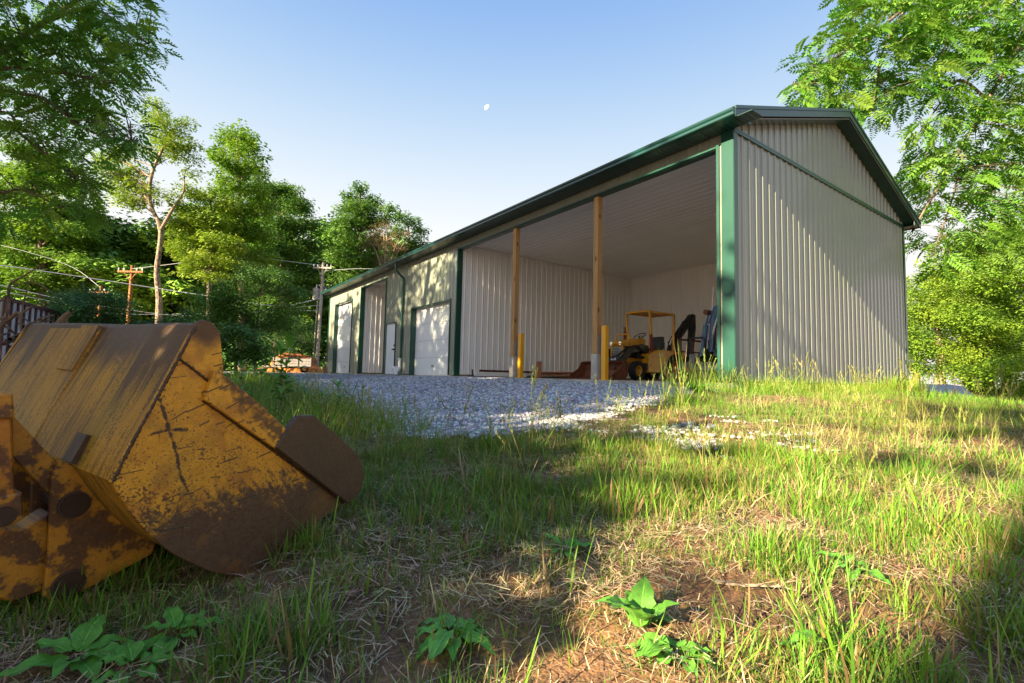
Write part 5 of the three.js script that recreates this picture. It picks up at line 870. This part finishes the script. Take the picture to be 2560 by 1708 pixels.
{ // old shed roof below the bank at the right
  const c = pix(2365, 985, 19), t = thing('low_shed', 'low shed with a grey ribbed metal roof below the grass bank', 'shed', V3(c.x, c.y, c.z));
  const q = [pix(2302, 962, 21), pix(2408, 964, 21), pix(2444, 1004, 17), pix(2326, 994, 17)].map(v => v.sub(c)), met = std({ color: lin(0.4, 0.36, 0.38), roughness: 0.6, metalness: 0.1 });
  for (let k = 0; k < 10; k++) { const f = (a, b, u) => a.clone().lerp(b, u), u0 = k / 10, u1 = (k + 0.97) / 10, A = f(q[0], q[3], u0), B = f(q[1], q[2], u0), C = f(q[1], q[2], u1), E = f(q[0], q[3], u1), up = V3(0, 0.03, 0); const o = []; const Q = (a, b, c_, d) => o.push(a, b, c_, a, c_, d); Q(A.clone().add(up), B.clone().add(up), C, E); Q(A, B, B.clone().add(up), A.clone().add(up)); part('roof_sheet', geoOf(o), met, t); }
  part('wall', boxUV(new THREE.BoxGeometry(2.2, 2.2, 3)).translate(-0.1, -1.6, -0.4), MM.grey, t);
  const bl = pix(2546, 1003, 17); solo('boulder', (() => { const g = new THREE.IcosahedronGeometry(0.34, 3), p = g.attributes.position; for (let i = 0; i < p.count; i++) { const k = 0.8 + 0.5 * fbm(p.getX(i) * 4 + 3, p.getY(i) * 4 + p.getZ(i) * 3, 8, 3); p.setXYZ(i, p.getX(i) * k, p.getY(i) * k * 0.8, p.getZ(i) * k); } g.computeVertexNormals(); g.translate(bl.x, H(bl.x, bl.z) + 0.12, bl.z); return g; })(), std({ color: lin(0.45, 0.43, 0.42), roughness: 0.9 }), 'pale boulder at the edge of the grass below the trees', 'boulder');
}
{ // the daytime moon: the sunlit cap of its globe
  const D = 1500, c = pix(1219, 270, D), g = new THREE.SphereGeometry(pxr(7.2, D), 40, 20, 0, 6.283, 0, 1.35); g.applyQuaternion(new THREE.Quaternion().setFromUnitVectors(V3(0, 1, 0), SUN)); g.translate(c.x, c.y, c.z);
  solo('moon', g, std({ map: tex(128, 64, (u, v) => { const k = 225 + 30 * fbm(u * 8, v * 5, 3, 4); return [k, k, k]; }), roughness: 1 }), 'pale half moon in the clear sky above the barn', 'moon');
}
// ---------------------------------------------------------------- ground cover
const bladeMat = phy({ color: 0xffffff, vertexColors: true, roughness: 0.55, transmission: 0.35, thickness: 0, specularIntensity: 0.4 });
const dryMat = std({ color: 0xffffff, vertexColors: true, roughness: 0.9 });
function ribbon(pos, col, pts, w, c, side) { // tapering blade through pts
  const n = pts.length - 1, e = pts.map((p, i) => { const k = w * (i === n ? 0 : (1 - 0.55 * i / n)) / 2; return [p.clone().addScaledVector(side, -k), p.clone().addScaledVector(side, k)]; });
  for (let i = 0; i < n; i++) { pos.push(e[i][0], e[i][1], e[i + 1][1]); if (i < n - 1) pos.push(e[i][0], e[i + 1][1], e[i + 1][0]); }
  const k = n * 6 - 3; for (let i = 0; i < k; i++) col.push(...c);
}
function withColor(pos, col) { const g = geoOf(pos); g.setAttribute('color', new THREE.Float32BufferAttribute(col, 3)); return g; }
const G0 = [0.08, 0.23, 0.02], G1 = [0.21, 0.36, 0.03], GD = [0.42, 0.32, 0.13], GB = [0.26, 0.17, 0.07];
function tuft(seed, n, h, spread, w, dry, seg = 3, lean = 0.35) {
  const R = rng(seed), pos = [], col = [];
  for (let k = 0; k < n; k++) {
    const a = R() * 6.283, r = Math.sqrt(R()) * spread, o = V3(Math.cos(a) * r, -0.01, Math.sin(a) * r), b = a + (R() - .5) * 2.2, hh = h * (0.45 + R() * 0.75), ln = lean * (0.25 + R()) * hh, cv = R() * R() * 1.15 * hh;
    const pts = []; for (let i = 0; i <= seg; i++) { const t = i / seg; pts.push(V3(o.x + Math.cos(b) * (ln * t + cv * t * t), o.y + hh * (t - 0.28 * (cv / hh) * t * t), o.z + Math.sin(b) * (ln * t + cv * t * t))); }
    const c = R() < dry ? lerp3(GB, GD, R()) : lerp3(G0, G1, R()), sa = b + 1.57 + (R() - .5) * 1.2;
    ribbon(pos, col, pts, w * (0.4 + R() * R() * 1.3), c, V3(Math.cos(sa), 0, Math.sin(sa)));
  }
  return withColor(pos, col);
}
const T_near = [0, 1, 2, 3, 4].map(k => tuft(3000 + k, 15, 0.085 + 0.036 * (k % 3), 0.055, 0.0058, 0.15, 4, 0.42)), T_low = [0, 1, 2].map(k => tuft(3100 + k, 20, 0.07, 0.085, 0.0045, 0.38, 3, 0.8));
const T_mid = [0, 1, 2, 3].map(k => tuft(3200 + k, 18, 0.075 + 0.018 * k, 0.11, 0.0058, 0.17, 3, 0.5)), T_far = [0, 1].map(k => tuft(3300 + k, 20, 0.14, 0.22, 0.011, 0.2, 2, 0.35)), T_tall = [0, 1, 2].map(k => tuft(3400 + k, 22, 0.44, 0.14, 0.008, 0.08, 4, 0.32));
const T_dry = [0, 1, 2].map(k => tuft(3450 + k, 16, 0.1 + 0.03 * k, 0.12, 0.0055, 1, 3, 0.8));
const T_stem = [0, 1, 2].map(k => { // a few flowering stems with seed heads
  const R = rng(3500 + k), pos = [], col = []; for (let i = 0; i < 3; i++) { const b = R() * 6.283, h = 0.32 + R() * 0.2, o = V3((R() - .5) * .08, 0, (R() - .5) * .08), ln = 0.06 + R() * 0.08, at = t => V3(o.x + Math.cos(b) * ln * t * t, h * t, o.z + Math.sin(b) * ln * t * t), c = lerp3([0.2, 0.28, 0.05], [0.34, 0.33, 0.1], R()), s = V3(-Math.sin(b), 0, Math.cos(b)); ribbon(pos, col, [0, .35, .7, 1].map(at), 0.004, c, s); ribbon(pos, col, [0, .35, .7, 1].map(at), 0.004, c, V3(Math.cos(b), 0, Math.sin(b))); for (let q = 0; q < 14; q++) { const t = 0.78 + 0.22 * q / 14, p = at(t), a = R() * 6.283; ribbon(pos, col, [p, p.clone().add(V3(Math.cos(a) * 0.006, 0.012, Math.sin(a) * 0.006)), p.clone().add(V3(Math.cos(a) * 0.008, 0.024, Math.sin(a) * 0.008))], 0.006, c, V3(-Math.sin(a), 0, Math.cos(a))); } }
  return withColor(pos, col); });
function field(name, geos, mat, list, label, category) { const os = []; geos.forEach((g, k) => { const mine = list.filter((_, i) => i % geos.length === k); if (!mine.length) return; const o = new THREE.InstancedMesh(g, mat, mine.length); o.name = numbered(name); fin(o); mine.forEach(([p, q, s, c], i) => { if (s.isVector3) ds.copy(s); else ds.set(s, s, s); o.setMatrixAt(i, dm.compose(p, q, ds)); if (c) o.setColorAt(i, dc.setRGB(...c)); }); o.userData = { kind: 'stuff', label, category }; scene.add(o); os.push(o); }); return os; }
const RG = rng(4242), spin = () => { de.set((RG() - .5) * 0.25, RG() * 6.283, (RG() - .5) * 0.25); return new THREE.Quaternion().setFromEuler(de); };
const tintOf = (x, z) => { const n = fbm(x * 0.7, z * 0.7, 91, 3), y = fbm(x * 1.9, z * 1.9, 97, 2), w = fbm(x * 0.35, z * 0.35, 99, 2); return [mix(0.72, 1.25, n) + 0.35 * (y - .5) + 0.3 * (w - .5), mix(0.85, 1.14, n), mix(0.9, 1.05, y)]; };
const inBarn = (x, z) => x > -23.6 && x < 0.02 && z < 0.14 && z > -8.5;
const dryT = [];
const near = [], low = [], mid = [], far = [], tall = [], stem = [];
const visible = (x, z, m = 0.25) => { const dx = x - CAM.x, dz = z - CAM.z, f = dx * FW.x + dz * FW.z, r = dx * RT.x + dz * RT.z; return f > -0.2 && Math.abs(r) < f * 1.14 + m + 0.4; };
const lush = (x, z) => { const q = yardIn(x, z); return smooth(-2.8, -0.3, q) * smooth(1.2, -1.5, x) * smooth(0.15, -0.35, q); }; // tall growth along the yard's left edge
function sow(n, r0, r1, list, prob) {
  for (let k = 0; k < n; k++) {
    const a = (RG() - 0.5) * 1.72, r = Math.sqrt(mix(r0 * r0, r1 * r1, RG())), dx = FW.x * Math.cos(a) + RT.x * Math.sin(a), dz = FW.z * Math.cos(a) + RT.z * Math.sin(a), x = CAM.x + dx * r, z = CAM.z + dz * r;
    if (inBarn(x, z) || (x < 0.5 && z < -8.5) || z < -13) continue;
    const b = bare(x, z), g = gravelAmount(x, z), p = prob(x, z, b, g); if (RG() > p) continue;
    const s = (0.6 + RG() * 0.65) * mix(1, 0.72, b) * (RG() < 0.1 ? 1.55 : 1); list.push([V3(x, H(x, z), z), spin(), s, tintOf(x, z)]);
  }
}
const dens = (b, g) => (1 - 0.93 * b) * (1 - 0.99 * smooth(0.05, 0.5, g)), clumpy = (x, z, f = 3.1) => smooth(0.34, 0.66, fbm(x * f, z * f, 131, 3));
sow(10500, 0.9, 4.4, near, (x, z, b, g) => dens(b * 0.85, g) * (0.1 + 0.9 * clumpy(x, z)));
sow(5200, 0.9, 4.5, low, (x, z, b, g) => (1 - 0.75 * b) * (1 - g) * 0.8);
sow(19000, 4.0, 15, mid, (x, z, b, g) => dens(b, g) * (0.12 + 0.88 * clumpy(x, z, 2.0)));
sow(9000, 4.0, 10, low, (x, z, b, g) => (1 - 0.8 * b) * (1 - g) * 0.7);
sow(26000, 13, 46, far, (x, z, b, g) => dens(b * 0.5, g));
sow(9000, 4.5, 18, tall, (x, z, b, g) => lush(x, z) * (1 - smooth(0.05, 0.4, g)));
sow(4000, 1.2, 11, dryT, (x, z, b, g) => (0.2 + 0.8 * smooth(0.8, 3.2, x)) * (1 - 0.6 * b) * (1 - g) * smooth(0.35, 0.6, fbm(x * 1.3, z * 1.3, 171, 3)));
sow(900, 3.2, 9, stem, (x, z, b, g) => dens(b, g) * 0.8);
for (let k = 0; k < 420; k++) { const z = -RG() * 8.6, x = 0.08 + RG() * RG() * 0.5; tall.push([V3(x, H(x, z), z), spin(), (0.35 + RG() * 0.55) * (z < -6 ? 1.25 : 0.8), [1.3, 1.15, 1]]); if (k % 16 === 0) stem.push([V3(x, H(x, z), z), spin(), 0.8 + RG() * 0.8, [1.2, 1.1, 1]]); }
for (let k = 0; k < 26; k++) { const x = -0.9 + RG() * 0.9, z = 0.12 + RG() * 0.35; tall.push([V3(x, H(x, z), z), spin(), 0.4 + RG() * 0.7, [1.1, 1.1, 1]]); stem.push([V3(x, H(x, z), z), spin(), 0.6 + RG() * 0.8, [1.1, 1.1, 1]]); }
field('grass', T_near, bladeMat, near, 'tufts of green grass in the bare foreground soil', 'grass'); field('short_grass', T_low, bladeMat, low, 'short patchy turf over the bank', 'grass');
field('meadow_grass', T_mid, bladeMat, mid, 'rough grass covering the bank in front of the gable', 'grass'); field('distant_grass', T_far, bladeMat, far, 'grass on the ground farther off round the yard', 'grass');
field('dry_grass', T_dry, dryMat, dryT.map(q => [q[0], q[1], q[2], [1.25, 1.3, 1.5]]), 'bleached dry grass on the bank before the gable', 'grass'); field('tall_grass', T_tall, bladeMat, tall, 'tall lush grass along the gravel edge and the gable foot', 'grass'); field('seed_stems', T_stem, bladeMat, stem, 'thin grass stems with seed heads', 'grass');
{ // dry straw and clippings
  const cl = [0, 1, 2, 3].map(k => { const R = rng(3600 + k), pos = [], col = []; for (let i = 0; i < 26; i++) { const a = R() * 6.283, r = Math.sqrt(R()) * 0.16, b = R() * 6.283, l = 0.03 + R() * R() * 0.16, o = V3(Math.cos(a) * r, 0.004 + R() * 0.018, Math.sin(a) * r), m = V3(o.x + Math.cos(b) * l * .5, o.y + (R() - .3) * 0.02, o.z + Math.sin(b) * l * .5), e = V3(o.x + Math.cos(b + (R() - .5) * .6) * l, 0.003 + R() * 0.014, o.z + Math.sin(b + (R() - .5) * .6) * l); ribbon(pos, col, [o, m, e], 0.0035, lerp3([0.2, 0.125, 0.065], [0.52, 0.4, 0.24], R()), V3(-Math.sin(b), 0.2, Math.cos(b)).normalize()); } return withColor(pos, col); });
  const list = [], n = 5200; for (let k = 0; k < n; k++) { const a = (RG() - 0.5) * 1.72, r = 0.9 + Math.pow(RG(), 0.75) * 7.5, x = CAM.x + (FW.x * Math.cos(a) + RT.x * Math.sin(a)) * r, z = CAM.z + (FW.z * Math.cos(a) + RT.z * Math.sin(a)) * r; if (inBarn(x, z) || gravelAmount(x, z) > 0.5 || RG() > 0.25 + 0.75 * smooth(0.35, 0.6, fbm(x * 1.6, z * 1.6, 141, 3))) continue; list.push([V3(x, H(x, z), z), new THREE.Quaternion().setFromAxisAngle(V3(0, 1, 0), RG() * 6.283), 0.8 + RG() * 0.6, [1, 1, 1].map(() => 0.8 + RG() * 0.35)]); }
  field('straw_litter', cl, dryMat, list, 'dry straw and clippings lying on the soil', 'straw');
}
{ // loose gravel stones
  const st = [0, 1, 2, 3].map(k => { const R = rng(3700 + k), gs = []; for (let i = 0; i < 16; i++) { const g = new THREE.IcosahedronGeometry(1, 0), p = g.attributes.position, s = 0.009 + R() * R() * 0.022, key = {}; for (let v = 0; v < p.count; v++) { const q = [p.getX(v), p.getY(v), p.getZ(v)].map(c => c.toFixed(2)).join(); const f = key[q] ??= 0.7 + R() * 0.55; p.setXYZ(v, p.getX(v) * f * s, p.getY(v) * f * s * 0.72, p.getZ(v) * f * s); } g.rotateY(R() * 6); const a = R() * 6.283, r = Math.sqrt(R()) * 0.17; g.translate(Math.cos(a) * r, s * 0.35, Math.sin(a) * r); g.deleteAttribute('uv'); g.computeVertexNormals(); const c = lerp3([0.2, 0.205, 0.22], [0.64, 0.645, 0.66], Math.pow(R(), 1.2)), cc = new Float32Array(p.count * 3); for (let v = 0; v < p.count; v++) cc.set(c, v * 3); g.setAttribute('color', new THREE.BufferAttribute(cc, 3)); gs.push(g); } return merge(gs); });
  const list = [];
  for (let k = 0; k < 30000 && list.length < 13000; k++) { const a = (RG() - 0.75) * 1.5, r = 3.4 + Math.pow(RG(), 0.9) * 13, x = CAM.x + (FW.x * Math.cos(a) + RT.x * Math.sin(a)) * r, z = CAM.z + (FW.z * Math.cos(a) + RT.z * Math.sin(a)) * r; if (inBarn(x, z) || RG() > smooth(0.12, 0.65, gravelAmount(x, z))) continue; list.push([V3(x, H(x, z) + 0.010, z), new THREE.Quaternion().setFromAxisAngle(V3(0, 1, 0), RG() * 6.283), 0.8 + RG() * 0.5, [1, 1, 1].map(() => 0.85 + RG() * 0.3)]); }
  for (let k = 0; k < 20; k++) { const a = RG() * 6.283, q = Math.sqrt(RG()), c = k % 2 ? patchA : patchB, x = c.x + Math.cos(a) * q * 1.1, z = c.z + Math.sin(a) * q * 0.7; list.push([V3(x, H(x, z) + 0.004, z), new THREE.Quaternion().setFromAxisAngle(V3(0, 1, 0), RG() * 6.283), 0.9, [1, 0.98, 0.93]]); }
  field('gravel_stones', st, std({ vertexColors: true, roughness: 0.9 }), list, 'loose crushed stones lying on the yard', 'gravel');
}
// ---------------------------------------------------------------- single weeds
function broadLeaf(len, wid, curl, seed, wavy = 0.1) { // a leaf with a midrib, along +z
  const g = new THREE.PlaneGeometry(1, 1, 6, 8).rotateX(-Math.PI / 2).translate(0, 0, 0.5), p = g.attributes.position, R = rng(seed), ph = R() * 6;
  for (let i = 0; i < p.count; i++) { const u = p.getX(i) * 2, t = p.getZ(i), w = wid * Math.pow(Math.sin(Math.PI * Math.pow(clamp(t * 0.97 + 0.015), 0.75)), 0.8) * (1 + wavy * Math.sin(t * 21 + ph) * Math.abs(u)); p.setXYZ(i, u * w / 2, Math.abs(u) * w * 0.16 + Math.sin(t * 14 + ph) * wavy * 0.06 * Math.abs(u) - curl * t * t * len, t * len * (1 - 0.2 * curl * t)); }
  g.computeVertexNormals(); return g;
}
const weedMat = phy({ map: tex(128, 128, (u, v) => { const m = Math.abs(u - 0.5) < 0.025 ? 1.35 : 1, s = Math.abs(Math.sin((v * 9 + Math.abs(u - .5) * 5) * 3.1416)) < 0.12 ? 1.15 : 1, n = 0.85 + 0.3 * fbm(u * 8, v * 8, 3, 3); return [96 * m * s * n, 152 * m * s * n, 54 * m * n]; }), roughness: 0.55, transmission: 0.3, thickness: 0, specularIntensity: 0.5 }), weedPale = weedMat.clone(); weedPale.color = lin(1.25, 1.2, 1.5);
function rosette(px, py, label, n, len, wid, lift, m, seed, m2) {
  const q = onGround(px, py), t = thing('weed', label, 'weed', V3(q.x, H(q.x, q.z), q.z), 0, 'broad leaved weeds'), R = rng(seed);
  for (let k = 0; k < n; k++) { const a = k * 2.4 + R() * 0.5, l = len * (0.6 + R() * 0.5), e = lift * (0.3 + R()); const g = broadLeaf(l, wid * l / len, 0.25 + R() * 0.3, seed + k, 0.12); g.rotateX(-e).rotateY(a).translate(Math.sin(a) * 0.02, 0.015 + 0.01 * (k % 3), Math.cos(a) * 0.02); part('leaf', g, m2 && k % 3 === 0 ? m2 : m, t); }
}
rosette(1125, 1600, 'grey green dock weed spread flat on bare soil, beside the bucket grass', 11, 0.14, 0.06, 0.35, weedPale, 11, weedMat);
rosette(1600, 1570, 'broad leaved plantain weed with upright bright leaves', 8, 0.14, 0.085, 1.0, weedMat, 31, weedMat);
rosette(1690, 1650, 'small rounded weed at the foot of the plantain', 7, 0.12, 0.07, 0.4, weedMat, 51);
rosette(2130, 1430, 'flat green weed in the sunny grass', 6, 0.16, 0.07, 0.35, weedMat, 71);
rosette(1410, 1385, 'low weed with two rounded leaves in the grass', 5, 0.12, 0.06, 0.5, weedMat, 91);
rosette(440, 1600, 'dark broad leaved weed in the shade below the bucket', 8, 0.13, 0.065, 0.6, weedMat, 111);
rosette(190, 1660, 'large dark weed with arching leaves in front of the hinge ears', 8, 0.15, 0.075, 0.7, weedMat, 131);
rosette(330, 1690, 'second dark weed spreading beside the arching one', 7, 0.12, 0.06, 0.5, weedMat, 151);
rosette(2090, 1650, 'thin leaved weed among the straw', 6, 0.13, 0.05, 0.7, weedMat, 171);
rosette(1745, 985, 'burdock with wide leaves at the corner of the slab', 9, 0.34, 0.24, 0.8, weedMat, 191);
function stalk(px, py, h, label, seed, opt) { // upright leafy plant
  const q = opt.D ? pix(px, py, opt.D) : onGround(px, py), t = thing('leafy_plant', label, 'plant', V3(q.x, H(q.x, q.z), q.z), 0, 'upright plants at the gravel edge'), R = rng(seed), mt = opt.m || weedMat;
  for (let s = 0; s < (opt.stems || 1); s++) {
    const ln = opt.lean ? opt.lean[s] : 0, at = u => V3(RT.x * ln * u * u, h * (1 - 0.12 * s) * u, RT.z * ln * u * u); part('stem', tube([0, .33, .66, 1].map(at), u => 0.012 * (1 - 0.6 * u), 7, 14), std({ color: lin(0.2, 0.16, 0.09), roughness: 0.7 }), t);
    for (let k = 0; k < opt.n; k++) { const u = opt.from + (1 - opt.from) * k / (opt.n - 1), p = at(u), a = k * 2.4 + R() * 0.6 + s, l = opt.len * (0.7 + R() * 0.45) * (u > 0.93 ? 0.85 : 1), e = u > 0.9 ? 1.0 + R() * 0.3 : 0.3 + R() * 0.45; part('leaf', broadLeaf(l, l * opt.asp, 0.3 + R() * 0.3, seed + k + s * 40, 0.03).rotateX(-e).rotateY(a).translate(p.x, p.y, p.z), mt, t); }
  }
}
stalk(705, 975, 1.12, 'tall pokeweed with large bright green leaves before the wagon', 21, { D: 7.6, n: 19, len: 0.3, asp: 0.4, from: 0.2, stems: 2, lean: [0.12, -0.06] });
stalk(845, 1000, 0.5, 'lily like plant with a whorl of narrow leaves on the gravel edge', 61, { D: 6.4, n: 26, len: 0.2, asp: 0.18, from: 0.4, m: weedMat });
stalk(805, 995, 0.36, 'smaller lily like plant beside the whorled one', 81, { D: 6.4, n: 18, len: 0.15, asp: 0.18, from: 0.35, m: weedMat });
stalk(905, 1010, 0.25, 'low leafy weed at the near gravel edge', 101, { n: 12, len: 0.15, asp: 0.22, from: 0.3, m: weedMat });
stalk(600, 985, 0.8, 'leafy stalk rising out of the tall grass behind the bucket', 121, { D: 7, n: 18, len: 0.2, asp: 0.34, from: 0.2, m: weedMat });
stalk(650, 1000, 0.6, 'shorter leafy stalk in the tall grass nearer the gravel', 141, { n: 14, len: 0.18, asp: 0.3, from: 0.2, m: weedMat });
// a few fallen sticks
[[1380, 1022, 0.7, 'long bare stick lying on the gravel'], [1180, 1020, 0.5, 'thin stick on the stones near the grass edge'], [1560, 1052, 0.4, 'curved twig on the soil path'], [1180, 1365, 0.25, 'short twig in the foreground grass'], [1900, 1480, 0.3, 'dry twig among the sunny straw']].forEach(([x, y, l, lb], k) => { const q = onGround(x, y), R = rng(600 + k), a = R() * 0.8 - 0.4, d = RT.clone().multiplyScalar(Math.cos(a)).addScaledVector(FW, Math.sin(a)), P = u => { const p = q.clone().addScaledVector(d, l * (u - .5)); p.y = H(p.x, p.z) + 0.02 + 0.012 * Math.sin(u * 5 + k); return p; }; solo('fallen_stick', tube([0, .25, .5, .75, 1].map(P), u => 0.008 * (1 - 0.6 * u), 6, 16), M2.barkPale, lb, 'stick', 'fallen sticks'); });
renderer.render(scene, camera);
